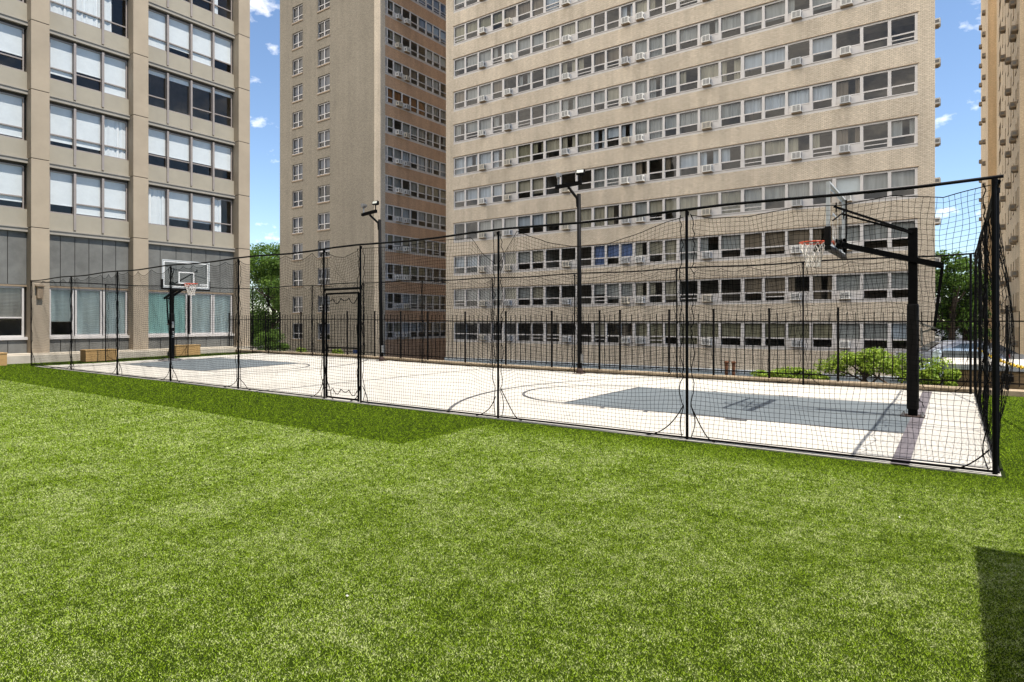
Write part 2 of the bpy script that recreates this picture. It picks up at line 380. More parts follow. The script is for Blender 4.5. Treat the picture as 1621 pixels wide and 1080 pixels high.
# ------------------------------------------------------------------ ground, deck, court
mb = MB()
mb.quad((-3000,-3000,-2.6),(3000,-3000,-2.6),(3000,3000,-2.6),(-3000,3000,-2.6))
tag(mb.build('street_ground', M['asphalt']), kind='structure')
mb = MB()
mb.box(-1.2, 22.4, -2.59, 60, 110, -.85)
tag(mb.build('parking_lot', M['asphalt']), kind='structure')
mb = MB(); mb.box(-9.0, 17.42, -2.595, 0.0, 21.0, -.42)
tag(mb.build('planting_bed', M['soil']), kind='structure')

def sheet(name, x0, x1, y0, y1, dz, m, nx=36, ny=18, side=None):
    xs = np.linspace(x0, x1, nx+1); ys = np.linspace(y0, y1, ny+1)
    V = [(x, y, g(x, y)+dz) for y in ys for x in xs]
    F = [(j*(nx+1)+i, j*(nx+1)+i+1, (j+1)*(nx+1)+i+1, (j+1)*(nx+1)+i) for j in range(ny) for i in range(nx)]
    if side is not None:                                   # skirt down to z = side
        rim = [i for i in range(nx+1)] + [j*(nx+1)+nx for j in range(1, ny+1)] + [ny*(nx+1)+i for i in range(nx-1,-1,-1)] + [j*(nx+1) for j in range(ny-1,0,-1)]
        b = len(V); V += [(V[i][0], V[i][1], side) for i in rim]; k = len(rim)
        F += [(rim[i], b+i, b+(i+1)%k, rim[(i+1)%k]) for i in range(k)]
    mb = MB(); mb.add(V, F); return tag(mb.build(name, m, smooth=False), kind='structure')

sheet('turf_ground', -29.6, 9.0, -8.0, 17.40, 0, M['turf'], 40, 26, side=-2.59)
sheet('court_pavement', -26.9, .40, 8.12, 17.08, .014, M['court'], 40, 16, side=-.05)

# painted markings
def patch(mb, x0, x1, y0, y1, dz, n=8):
    for i in range(n):
        a, b = x0+(x1-x0)*i/n, x0+(x1-x0)*(i+1)/n
        mb.quad((a,y0,g(a,y0)+dz),(b,y0,g(b,y0)+dz),(b,y1,g(b,y1)+dz),(a,y1,g(a,y1)+dz))
CYm = 12.25
def line_arc(mb, cx, cy, r, w, a0, a1, dz, n=48):
    for i in range(n):
        p, q = a0+(a1-a0)*i/n, a0+(a1-a0)*(i+1)/n
        P = [(cx+rr*math.cos(t), cy+rr*math.sin(t)) for rr, t in ((r-w/2,p),(r+w/2,p),(r+w/2,q),(r-w/2,q))]
        if all(8.1 < y < 17.0 for _, y in P): mb.quad(*[(x,y,g(x,y)+dz) for x, y in P])
for flip in (0, 1):
    fx = (lambda x: x) if not flip else (lambda x: -25.9 - x)
    mb = MB(); a, b = sorted((fx(-6.22), fx(-.58))); patch(mb, a, b, 10.42, 14.05, .018)
    tag(mb.build('court_key_paint', M['keypaint']), kind='structure')
    mb = MB()
    a, b = sorted((fx(-.58), fx(-.40)))
    patch(mb, a, b, 8.1, 16.95, .0225, 1)
    tag(mb.build('baseline_marking', M['basepaint']), kind='structure')
    mb = MB()
    s = -1 if not flip else 1
    c0 = fx(-6.22)
    line_arc(mb, c0, 12.235, 1.80, .055, math.pi/2 if not flip else -math.pi/2, 3*math.pi/2 if not flip else math.pi/2, .0265)
    hx = fx(-2.08)
    line_arc(mb, hx, 12.235, 6.55, .055, math.pi/2 if not flip else -math.pi/2, 3*math.pi/2 if not flip else math.pi/2, .0265, 80)
    a, b = sorted((fx(-6.24), fx(-6.19))); patch(mb, a, b, 10.37, 14.10, .0225, 1)
    for yy in (10.37, 14.05):
        a, b = sorted((fx(-6.19), fx(-.58))); patch(mb, a, b, yy, yy+.05, .0225, 8)
        for xx in (-2.7, -3.55, -4.4, -5.25):
            o = -.16 if yy < 12 else .06
            a, b = sorted((fx(xx), fx(xx-(.35 if xx == -2.7 else .07)))); patch(mb, a, b, yy+o, yy+o+.1, .0225, 1)
    tag(mb.build('court_line_marking', M['linepaint']), kind='structure')
mb = MB(); patch(mb, -13.0, -12.95, 8.1, 16.95, .020, 1)
tag(mb.build('halfway_line_marking', M['linepaint']), kind='structure')
# kerb behind the court
mb = MB()
xs = np.linspace(-31.5, 9, 28)
for i in range(27):
    a, b = xs[i], xs[i+1]
    ya = 17.12; yb = 17.45
    za, zb = g(a, 17.2), g(b, 17.2)
    mb.add([(a,ya,-.3),(b,ya,-.3),(b,yb,-.3),(a,yb,-.3),(a,ya,za+.11),(b,ya,zb+.11),(b,yb,zb+.125),(a,yb,za+.125)],
           [(0,1,5,4),(4,5,6,7),(2,3,7,6)] + ([(0,4,7,3)] if i == 0 else []) + ([(1,2,6,5)] if i == 26 else []))
tag(mb.build('kerb', M['kerb']), kind='structure')

# ------------------------------------------------------------------ turf fibres
def fibres():
    th = rad(35.54); c, s = math.cos(th), math.sin(th)
    N0 = 2900000
    lo, hi, d0 = 1.7, 30.0, 4.4
    # density 1 below d0, (d0/d)^2.15 above; area element ~ d
    ds = np.linspace(lo, hi, 4000); w = ds*np.where(ds < d0, 1, (d0/ds)**2.15); cw = np.cumsum(w); cw /= cw[-1]
    d = np.interp(NR.random(N0), cw, ds)
    u = (NR.random(N0)*2-1)*1.18; r = d*u
    X = r*c - d*s; Y = r*s + d*c
    keep = (Y > .3) & (Y < 17.1) & (X > -29.3) & (X < 8.8)
    keep &= ~((X > -26.95) & (X < .44) & (Y > 8.085 + .03*np.sin(X*7) + .012*NR.normal(size=len(X))))
    X, Y, d = X[keep], Y[keep], d[keep]; n = len(X)
    Z = np.array([g(x, y) for x, y in zip(X, Y)]) if False else .10*np.clip((Y-9)/8,0,1)**2*(3-2*np.clip((Y-9)/8,0,1))*np.clip((-X-12)/10,0,1)**2*(3-2*np.clip((-X-12)/10,0,1))
    k = np.clip(d/d0, 1, 4.5)
    wdt = .0014*k*(.7+.6*NR.random(n)); ln = (.0045+.006*NR.random(n))*np.clip(k, 1, 1.8)
    # clumps: lean follows a smooth field plus scatter
    ph = np.sin(X*1.3+Y*.7)+np.sin(X*.6-Y*1.9+1.3)
    lean_a = .9+.5*ph + NR.normal(0, 2.6, n)
    lean = ln*(.3+1.3*NR.random(n))
    dx, dy = np.cos(lean_a)*lean, np.sin(lean_a)*lean
    fa = NR.random(n)*math.pi*2
    ex, ey = np.cos(fa)*wdt, np.sin(fa)*wdt
    V = np.empty((n, 3, 3), np.float32)
    V[:,0] = np.stack([X-ex, Y-ey, Z], 1); V[:,1] = np.stack([X+ex, Y+ey, Z], 1)
    V[:,2] = np.stack([X+dx, Y+dy, Z+ln*.85], 1)
    F = np.arange(n*3, dtype=np.int32).reshape(n, 3)
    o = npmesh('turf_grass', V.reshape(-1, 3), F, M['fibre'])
    tag(o, 'short green artificial turf pile covering the deck around the court', 'turf', kind='stuff')
fibres()

# ------------------------------------------------------------------ buildings
class Face:
    """local frame of a facade: u along the wall, z up, d outward"""
    def __init__(s, o, U, Nn): s.o = Vector(o); s.U = Vector(U); s.N = Vector(Nn)
    def p(s, u, d, z): q = s.o + s.U*u + s.N*d; return (q.x, q.y, q.z + z)
    def box(s, mb, u0, u1, d0, d1, z0, z1, m=0):
        a = s.p(u0, d0, z0); b = s.p(u1, d1, z1); mb.box(*a, *b, m)
    def rect(s, mb, u0, u1, d, z0, z1, m=0):
        mb.quad(s.p(u0,d,z0), s.p(u1,d,z0), s.p(u1,d,z1), s.p(u0,d,z1), m)

def drape(fc, mb, u0, u1, d, z0, z1, m, pleat=.035, n=None):
    """pleated cloth hanging in a window"""
    w = u1-u0; n = n or max(6, int(w/.055)); ph = R.random()*6
    us = [u0+w*i/n for i in range(n+1)]
    ds = [d + pleat*math.sin(i*1.9+ph)*(.6+.5*math.sin(i*.7+ph*2)) for i in range(n+1)]
    V = [fc.p(u, q, z) for z in (z0, z1) for u, q in zip(us, ds)]
    mb.add(V, [(i, i+1, n+2+i, n+1+i) for i in range(n)], m)

def dressing(fc, cb, u0, u1, z0, z1, kind, d=-.20):
    """what hangs behind one light; kind = (style, colour)"""
    st, cc = kind[0], kind[1]; m = CI.get(cc, 0); w = u1-u0; h = z1-z0
    if st == 'none': return
    if st == 'full': drape(fc, cb, u0-.02, u1+.02, d, z0+.02, z1, m)
    elif st == 'flat': fc.rect(cb, u0-.02, u1+.02, d, z0, z1, m)
    elif st == 'shade':
        q = z0 + h*(kind[2] if len(kind) > 2 else R.uniform(.1, .6)); fc.rect(cb, u0-.01, u1+.01, d, q, z1, m)
        fc.box(cb, u0-.01, u1+.01, d-.015, d+.015, q-.03, q, m)
    elif st == 'part':
        q = R.uniform(.3, .7)
        drape(fc, cb, u0-.02, u0+w*q*.8, d, z0+.02, z1, m)
        if R.random() < .6: drape(fc, cb, u1-w*(1-q)*.55, u1+.02, d, z0+.02, z1, m)
    elif st == 'slats':
        q = z0 + h*(kind[2] if len(kind) > 2 else 0); nn = int((z1-q)/.055)
        for i in range(nn):
            z = q + i*.055
            cb.quad(fc.p(u0, d-.012, z), fc.p(u1, d-.012, z), fc.p(u1, d+.016, z+.036), fc.p(u0, d+.016, z+.036), m)
        fc.rect(cb, u0, u1, d-.03, q, z1, m)

def ac_unit(fc, parent, u0, u1, z0, d0=0.0, out=.36, h=.41, body=None):
    mb = MB()
    fc.box(mb, u0, u1, d0-.05, d0+out, z0, z0+h, 0)
    # outer face: frame with louvres
    fc.box(mb, u0+.05, u1-.05, d0+out, d0+out+.004, z0+.05, z0+h-.05, 1)
    for i in range(5):
        z = z0+.075+i*(h-.13)/5
        fc.box(mb, u0+.05, u1-.05, d0+out+.004, d0+out+.014, z, z+.013, 0)
    fc.box(mb, u0+(u1-u0)*.5-.012, u0+(u1-u0)*.5+.012, d0+out+.004, d0+out+.016, z0+.05, z0+h-.05, 0)
    # side louvres
    for sgn, uu in ((-1, u0), (1, u1)):
        fc.box(mb, uu, uu+sgn*.003, d0+.12, d0+out-.06, z0+.1, z0+h-.1, 1)
    fc.box(mb, u0-.03, u1+.03, d0, d0+out*.8, z0-.05, z0-.003, 2)
    return mb.build('air_conditioner', [body or R.choice([M['acbody'], M['acbody'], M['acold'], M['acgrey']]), M['acgrille'], M['acsill']], parent)

def ribbon_window(fc, parent, us, zt, h, ac=(), kinds=None, wide=(.30,.30), mull=.16, low=.44, rec=.05, fm=None, sill=.2, acw=.55, gm=None):
    """one window unit of several lights. us = light boundaries; wide = half-widths given to the end mullions"""
    fm = fm or M['frame']; zb = zt-h; n = len(us)-1
    mb = MB(); gb = MB(); cb = MB()
    L0, L1 = us[0], us[-1]
    dF, dB = -rec, -rec-.10
    fc.box(mb, L0, L1, dB, dF, zt-.10, zt)                       # head
    fc.box(mb, L0, L1, dB, -.01, zb, zb+sill)                     # sill and apron
    fc.box(mb, L0, L1, -.012, .035, zb+sill-.045, zb+sill)        # drip
    edges = []
    for i, u in enumerate(us):
        hw = (wide[0]/2 if i == 0 else wide[1]/2 if i == n else mull/2)
        a, b = (u, u+hw) if i == 0 else (u-hw, u) if i == n else (u-hw, u+hw)
        fc.box(mb, a, b, dB+.004, dF+.012, zb+sill, zt-.10); edges.append((a, b))
    for i in range(n):
        u0, u1 = edges[i][1], edges[i+1][0]; zs = zb+sill+low
        k = kinds[i] if kinds else ('full','beige')
        if i in ac:
            fc.box(mb, u0, u1, dB+.012, dF-.02, zb+sill, zs-.01)          # filler panels
            fc.box(mb, u0, u1, dB+.006, dF+.006, zs-.01, zs+.05)
            aw = min(acw, (u1-u0)*.62)*R.uniform(.88,1.04); c0 = u0+(u1-u0)*R.uniform(.16,.24)
            acs.append((c0, c0+aw, zb+sill-.02))
            gz0 = zs+.05
        else:
            fc.box(mb, u0, u1, dB+.006, dF+.006, zs, zs+.075)              # rail of the hopper sash
            for a, b in ((u0,u0+.03),(u1-.03,u1)): fc.box(mb, a, b, dB+.02, dF-.004, zb+sill, zs)
            fc.rect(gb, u0, u1, dB+.05, zb+sill, zs)
            gz0 = zs+.075
            if R.random() < .10: fc.box(mb, u0+.03, u1-.03, dB+.03, dF-.002, zb+sill+low*.45, zb+sill+low*.56)
        fc.rect(gb, u0, u1, dB+.045, gz0, zt-.10)
        full = k[0] in ('full','part') and R.random() < .3
        dressing(fc, cb, u0, u1, (zb+sill+.01) if full or k[0] == 'slats' else (gz0-.04 if k[0] in ('flat',) else zb+sill+.01 if k[0] == 'shade' else gz0-.04), zt-.1, k, dB-.12)
    w = mb.build('window', fm, parent)
    gb.build('glass', gm or M['glass'], w)
    if cb.f: cb.build('curtain', [CUR[q] for q in CK], w)
    for a, b, z in acs: ac_unit(fc, w, a, b, z, dF)
    acs.clear()
    return w
acs = []

def flank(mb, x0, x1, y0, y1, z0, z1, m=0): mb.box(x0, y0, z0, x1, y1, z1, m)

def pick(n):
    """a household's curtains: mostly the same along one window unit"""
    t = R.random()
    base = R.choice(['beige','grey','grey','olive','brown','beige','cool'])
    out = []
    for i in range(n):
        q = R.random()
        if t < .15: out.append(('none','') if q < .7 else ('part', base))
        elif t < .55: out.append(('full', base) if q < .85 else ('part', base))
        elif t < .8: out.append(('flat', R.choice([base, base, 'grey'])) if q < .8 else ('none',''))
        else: out.append(('shade', base) if q < .75 else ('part', base))
    return out

# --- the wide slab block
SX0, SX1, SY, SYB, ZB, SZT = -34.98, -.81, 39.35, 53.0, -2.59, 64.0
slab = thing('apartment_slab', (-17.9, SY, ZB), 'wide pale brick apartment block with long white ribbon windows, facing the court', 'apartment block')
HEAD, ST, WH = 1.62, 2.75, 1.66
NS = 12
groups = [([-34.13,-32.89,-31.52,-30.13,-29.0],(2,)), ([-29.0,-27.66,-26.33,-25.12],(0,)), ([-25.12,-23.73,-22.37,-21.04],(1,)),
          ([-21.04,-20.0,-18.9,-17.86],(2,)), ([-17.86,-16.83,-15.73,-14.74],(0,)), ([-14.74,-13.35,-12.02,-10.63],(1,)),
          ([-10.63,-9.40,-8.09,-6.76,-5.55],(2,)), ([-5.55,-4.18,-2.85,-1.56],(0,))]
fS = Face((0, SY, 0), (1,0,0), (0,-1,0))
mb = MB()
# piers, spandrel bands, parapet zone
fS.box(mb, SX0, -34.13, -.5, 0, ZB+1.2, SZT); fS.box(mb, -1.56, SX1, -.5, 0, ZB+1.2, SZT)
fS.box(mb, -34.13, -1.56, -.5, .002, ZB+1.2, HEAD-WH)
for k in range(NS-1): fS.box(mb, -34.13, -1.56, -.5, .002, HEAD+k*ST, HEAD+(k+1)*ST-WH)
fS.box(mb, -34.13, -1.56, -.5, .002, HEAD+(NS-1)*ST, SZT)
flank(mb, SX0, SX0+.5, SY+.5, SYB, ZB, SZT); flank(mb, SX1-.9, SX1-.44, SY+.5, SYB, ZB, SZT)
flank(mb, SX0+.5, SX1-.9, SYB-.5, SYB, ZB, SZT); mb.box(SX0+.5, SY+.5, SZT-.4, SX1-.9, SYB-.5, SZT-.1)
mb.build('brick_wall', M['brick'], slab)
mb = MB(); mb.box(SX0+.6, SY+2.2, ZB, SX1-.95, SY+2.3, 40, 0)
for k in range(-1, NS+1): mb.box(SX0+.51, SY+.51, HEAD+k*ST+.3, SX1-.92, SY+2.19, HEAD+k*ST+.5, 0)
for gp_, _ in groups: mb.box(gp_[0]-.06, SY+.52, HEAD-WH-1, gp_[0]+.06, SY+2.18, 36, 0)
mb.build('interior', M['core'], slab)
mb = MB(); fS.box(mb, SX0-.02, SX1+.02, -.4, .16, ZB, ZB+1.08, 0); fS.box(mb, SX0-.04, SX1+.04, -.4, .22, ZB+1.08, ZB+1.24, 1)
mb.build('plinth', [M['plinth'], M['coping']], slab)
# thin lintel strip above every ribbon, dark to paint in the shadow line
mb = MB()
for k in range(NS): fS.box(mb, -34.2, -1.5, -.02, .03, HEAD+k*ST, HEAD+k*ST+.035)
mb.build('lintel_shade', M['acsill'], slab)
special = {(2,3): [('full','blue')]*3, (5,6): [('full','cool')]*4, (0,7): [('flat','grey'),('flat','grey'),('flat','cool')],
           (4,7): [('part','brown'),('none',''),('part','grey')], (5,7): [('part','brown'),('none',''),('none','')], (3,7): [('flat','white'),('flat','grey'),('flat','grey')],
           (1,0): [('flat','grey')]*4, (2,0): [('flat','cool'),('flat','cool'),('flat','grey'),('none','')], (4,0): [('flat','cool')]*4,
           (0,4): [('full','olive'),('full','olive'),('full','olive')], (0,5): [('full','olive')]*3, (0,6): [('full','olive')]*4, (0,3): [('shade','beige',.3),('none',''),('part','brown')],
           (0,0): [('none','')]*4, (0,1): [('none','')]*3, (0,2): [('part','brown'),('none',''),('none','')],
           (7,3): [('flat','brown')]*3, (8,3): [('none',''),('none',''),('part','cool')], (7,2): [('full','grey'),('part','beige'),('part','beige')]}
for k in range(NS):
    for gi, (us, ac) in enumerate(groups):
        us2 = list(us)
        ribbon_window(fS, slab, us2, HEAD+k*ST, WH, ac, special.get((k,gi)) or pick(len(us)-1), wide=(.2 if gi else .16, .2 if gi < 7 else .26))
fE = Face((SX1-.44, 0, 0), (0,1,0), (1,0,0))
for k in range(0, 12): ac_unit(fE, slab, 51.8, 52.5, HEAD+k*ST-1.45, 0, .50)

# --- the tower left of it
TX0, TX1, TY = -58.59, -43.05, SY
tower = thing('brick_tower', (-51, TY, ZB), 'narrow brick tower with paired small windows on the blank face, left of the wide block', 'apartment block')
fT = Face((0, TY, 0), (1,0,0), (0,-1,0)); fR = Face((TX1, 0, 0), (0,1,0), (1,0,0))
NT = 13; TZ = 66.0
cols = [(-56.37,-54.65), (-52.18,-50.29)]
mb = MB()
TWH = 1.72
edges_u = [TX0, cols[0][0], cols[0][1], cols[1][0], cols[1][1], -43.80]
for i in (0, 2, 4): fT.box(mb, edges_u[i], edges_u[i+1], -.5, 0, ZB, TZ)
for (a, b) in cols:
    fT.box(mb, a, b, -.5, -.0015, ZB, HEAD-.1-TWH)
    for k in range(NT): fT.box(mb, a, b, -.5, -.0015, HEAD-.1+k*ST, HEAD-.1+(k+1)*ST-TWH if k < NT-1 else TZ)
flank(mb, TX0, TX0+.5, TY+.5, 52, ZB, TZ); mb.box(TX0+.5, 51.5, ZB, TX1, 52, TZ); mb.box(TX0+.5, TY+.5, TZ-.4, TX1-.5, 51.5, TZ-.1)
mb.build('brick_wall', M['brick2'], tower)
mb = MB(); fT.box(mb, -43.80, TX1, -.62, .06, ZB, TZ); mb.build('corner_pier', M['brick'], tower)
mb = MB()
s_us = [39.98,40.25,41.07,42.17,43.28,44.33,45.5,46.5,47.56,48.66]
Y0s, Y1s = s_us[0], s_us[-1]
fR.box(mb, Y0s, Y1s, -.5, -.02, ZB, HEAD-WH)
for k in range(NT): fR.box(mb, Y0s, Y1s, -.5, -.02, HEAD+k*ST, HEAD+(k+1)*ST-WH if k < NT-1 else TZ)
fR.box(mb, Y1s, 51.5, -.5, 0, ZB, TZ)
mb.build('spandrel_wall', M['brickbrown'], tower)
mb = MB(); mb.box(TX1-1.9, TY+.6, ZB, TX1-1.8, 51.4, 45); mb.box(TX0+.6, TY+1.6, ZB, TX1-2.0, TY+1.7, 45)
for k in range(-1, NT+1): mb.box(TX1-1.79, TY+.51, HEAD+k*ST+.3, TX1-.51, 51.4, HEAD+k*ST+.5)
mb.build('interior', M['core'], tower)
for k in range(NT):
    for ci, (a, b) in enumerate(cols):
        kk = R.choice([('flat','cool'),('none',''),('none',''),('shade','cool',.5),('flat','grey'),('full','cool')])
        mbs = MB(); fT.box(mbs, a-.06, b+.06, -.118, .07, HEAD-.1+k*ST-TWH-.10, HEAD-.1+k*ST-TWH+.03); mbs.build('window_sill', M['acsill'], tower)
        ribbon_window(fT, tower, [a, (a+b)/2, b], HEAD-.1+k*ST, TWH, (), [kk, kk if R.random() < .7 else ('none','')], wide=(.07,.07), mull=.10, low=.50, rec=.12, sill=.09, gm=M['glassd'])
    for gi in range(3):
        us = s_us[gi*3:gi*3+4]; ac = (2,) if gi == 0 else (0,) if gi == 1 else ()
        kk = pick(3)
        if k == 8: kk = [('full','rust')]*3 if gi < 2 else pick(3)
        if k in (10, 11) and gi == 2: kk = [('flat','white')]*3
        ribbon_window(fR, tower, us, HEAD+k*ST, WH, ac, kk, wide=(.12,.12), mull=.12, rec=.03, low=.46)

# --- block on the right, seen along its side
RX, RY0, RY1 = 4.1, 60.9, 92.6
rb = thing('tan_block', (RX+8, RY0, ZB), 'tall tan brick block at the right edge, with narrow windows and boxy air conditioners', 'apartment block')
RZ = 62.0
mb = MB(); fW = Face((RX, 0, 0), (0,1,0), (-1,0,0))
wy = [62.2, 64.0, 66.6, 69.4, 72.6, 76.6, 80.6]; ww = .85
NR_ = 14
us = [RY0] + [q for y in wy for q in (y, y+ww)] + [84.5, 87.6, RY1]
RH0 = 1.2
for i in range(0, len(us)-1, 2): fW.box(mb, us[i], us[i+1], -.5, 0, ZB, RZ)
for i in range(1, len(us)-1, 2):
    fW.box(mb, us[i], us[i+1], -.5, -.002, ZB, RH0-1.55)
    for k in range(NR_): fW.box(mb, us[i], us[i+1], -.5, -.002, RH0+k*ST, RH0+(k+1)*ST-1.55 if k < NR_-1 else RZ)
mb.box(RX+.5, RY0, ZB, RX+16, RY0+.5, RZ); mb.box(RX+15.5, RY0+.5, ZB, RX+16, 116, RZ); mb.box(RX+.5, 115.5, ZB, RX+15.5, 116, RZ)
mb.box(3.3, RY1, ZB, RX+.5, RY1+.5, RZ); mb.box(3.3, RY1+.5, ZB, 3.8, 116, RZ); mb.box(RX+.5, RY0+.5, RZ-.4, RX+15.5, 115.5, RZ-.1)
mb.build('brick_wall', M['brick3'], rb)
mb = MB(); mb.box(RX+1.4, RY0+.6, ZB, RX+1.5, 100, 45); mb.build('interior', M['core'], rb)
def small_window(fc, parent, u0, u1, zt, h, fm):
    m_, g_, c_ = MB(), MB(), MB(); zb = zt-h
    for a, b, c, d in ((u0,u1,zt-.07,zt),(u0,u1,zb,zb+.09),(u0,u0+.06,zb+.09,zt-.07),(u1-.06,u1,zb+.09,zt-.07),(u0+.06,u1-.06,zb+h*.45,zb+h*.5)):
        fc.box(m_, a, b, -.22, -.14, c, d)
    fc.box(m_, u0-.04, u1+.04, -.14, .05, zb-.0, zb+.07)
    fc.rect(g_, u0+.06, u1-.06, -.19, zb+.09, zt-.07)
    dressing(fc, c_, u0+.06, u1-.06, zb+.1, zt-.07, R.choice([('flat','grey'),('none',''),('full','brown'),('shade','beige')]), -.3)
    w = m_.build('window', fm, parent); g_.build('glass', M['glass'], w)
    if c_.f: c_.build('curtain', [CUR[q] for q in CK], w)
    return w
for k in range(NR_):
    for i, y in enumerate(wy):
        if k > 10 and i < 2: continue
        w = small_window(fW, rb, y, y+ww, RH0+k*ST, 1.55, M['acsill'])
        if (i*2+k) % 3 != 1 and i in (0, 1, 3, 5): ac_unit(fW, w, y+.05, y+.75, RH0+k*ST-1.5, 0, .42, body=M['actan'])
    us_ = [84.5, 86.05, 87.6]
    ribbon_window(fW, rb, us_, RH0+k*ST, 1.55, (), [('none',''),('none','')], wide=(.1,.1), mull=.1, low=.45, rec=.25, fm=M['acsill'])
fV = Face((3.3, 0, 0), (0,1,0), (-1,0,0))
for k in range(17):
    for y in (99, 111): ac_unit(fV, rb, y, y+.8, RH0+k*ST-1.5, 0, .36, body=M['actan'])

# --- block on the left with concrete columns
LX = -30.2
lb = thing('column_block', (-36, 12, ZB), 'beige concrete framed block with white roller shades in its windows, on the left', 'apartment block')
fL = Face((LX, 0, 0), (0,1,0), (1,0,0))
LZ = 24.6
bays = [(1.6, 4.55, [1.6,2.6,3.6,4.55]), (5.15, 8.88, [5.15,6.4,7.6,8.82]), (9.50, 12.64, [9.62,10.55,11.61,12.62]), (13.28, 17.64, [13.42,14.35,15.46,16.56,17.60])]
colsY = [(1.0,1.6), (4.55,5.15), (8.88,9.50), (12.64,13.28), (17.64,18.26)]
HL, WL = 7.86, 1.74
for a, b in colsY:
    mb = MB(); gv = MB()
    fL.box(mb, a, b, -.3, .40, ZB, 5.36)
    for k in range(7): fL.box(mb, a, b, -.3, .40, 5.385+k*ST, 5.36+(k+1)*ST)
    fL.box(gv, a+.02, b-.02, -.28, .38, 5.30, LZ)
    cc_ = mb.build('concrete_column', M['column'], lb, bevel=.012)
    gv.build('column_joint', M['groove'], cc_)
for a, b, us in bays:
    for k in range(7):
        mb = MB(); zt = HL+(k-1)*ST; zb = zt + ST - WL             # spandrel lies between head zt and the next sill zb
        fL.box(mb, a, b, -.35, -.06, zt+.27, zb, 0)      # panel
        fL.box(mb, a, b, -.35, .03, zt+.10, zt+.27, 1)   # ledge
        fL.box(mb, a, b, -.35, -.12, zt, zt+.10, 2)      # groove over the window head
        fL.box(mb, a, b, -.06, .06, zt+.245, zt+.285, 1)
        mb.build('spandrel', [M['spandrel'], M['ledge'], M['groove']], lb)
for a, b, us in bays:
    n = 6
    for zlo, zhi, dd in ((3.10,5.30,-.08),(.33,.86,-.05)):
        mb = MB()
        for i in range(n):
            u0, u1 = a+(b-a)*i/n, a+(b-a)*(i+1)/n
            fL.box(mb, u0+.012, u1-.012, -.4, dd, zlo, zhi)
        fL.box(mb, a, b, -.42, dd-.05, zlo-.02, zhi+.08, 1)
        mb.build('cladding_panel', [M['greypanel'], M['groove']], lb)
mb = MB(); fL.box(mb, -2, 18.3, -.3, .95, -.2, .31); fL.box(mb, -2, 18.3, -.3, .55, .31, .36); mb.build('ledge', M['concrete'], lb, bevel=.01)
mb = MB()
mb.box(LX-12, 18.0, ZB, LX-.45, 18.26, LZ); mb.box(LX-12, 1.0, ZB, LX-.45, 1.3, LZ); mb.box(LX-12.3, 1.0, ZB, LX-12, 18.26, LZ); mb.box(LX-12, 1.3, LZ-.3, LX-.3, 18.0, LZ); mb.box(LX-.9, 1.0, ZB, LX-.36, 18.0, 0.3)
mb.build('side_wall', M['column'], lb)
mb = MB(); mb.box(LX-3.1, 1.4, ZB, LX-3.0, 17.9, LZ-.4)
for k in range(0, 8): mb.box(LX-2.99, 1.4, 5.4+(k-1)*ST+.65-.02, LX-.41, 17.9, 5.4+(k-1)*ST+.80)
mb.build('interior', M['core'], lb)
def left_window(fc, parent, u0, u1, zt, h, kind, fm, rail=.47, has_rail=True, ext=0, fw=.05, inter=None):
    m_, g_, c_ = MB(), MB(), MB(); zb = zt-h
    fc.box(m_, u0, u1, -.20, -.13, zt-fw, zt); fc.box(m_, u0, u1, -.20, -.10, zb, zb+fw)
    fc.box(m_, u0, u0+fw, -.20, -.12, zb+fw, zt-fw); fc.box(m_, u1-fw, u1, -.20, -.12, zb+fw, zt-fw)
    if ext: fc.box(m_, u1-.045, u1+.045, -.055, .0, zb-ext, zt)              # mullion cover running down over the panel
    if has_rail: fc.box(m_, u0+fw, u1-fw, -.19, -.125, zb+rail, zb+rail+.05)
    fc.rect(g_, u0+fw, u1-fw, -.165, zb+fw, zt-fw)
    dressing(fc, c_, u0+fw*.5, u1-fw*.5, zb+fw, zt-.0, kind, -.185)
    w = m_.build('window', fm, parent); g_.build('glass', M['glassl'], w)
    if c_.f: c_.build('curtain', [CUR[q] for q in CK], w)
    return w
W = 'white'
lk = {  # (storey, bay): dressing for each light
 (0,1): [('shade',W,.35),('shade',W,.2),('shade',W,.15)], (1,1): [('shade',W,.2),('shade',W,0),('shade',W,.05)], (2,1): [('shade',W,.1),('shade',W,.35),('shade',W,.35)],
 (0,2): [('shade',W,.2),('shade',W,.04),('shade',W,.05)], (1,2): [('shade',W,.12),('shade',W,.12),('full',W)], (2,2): [('shade',W,.14),('shade',W,.36),('shade',W,.03)],
 (3,2): [('full',W),('full',W),('part',W)], (4,2): [('full',W)]*3,
 (0,3): [('full',W),('shade',W,.22),('shade',W,.22),('part',W)], (1,3): [('shade',W,.33),('shade',W,.33),('shade',W,.33),('shade',W,.30)],
 (2,3): [('shade',W,.88),('shade',W,.86),('shade',W,.88),('shade',W,.9)], (3,3): [('shade',W,.0),('shade',W,.17),('shade',W,.03),('shade',W,.3)], (4,3): [('shade',W,.9)]*3+[('part',W)]}
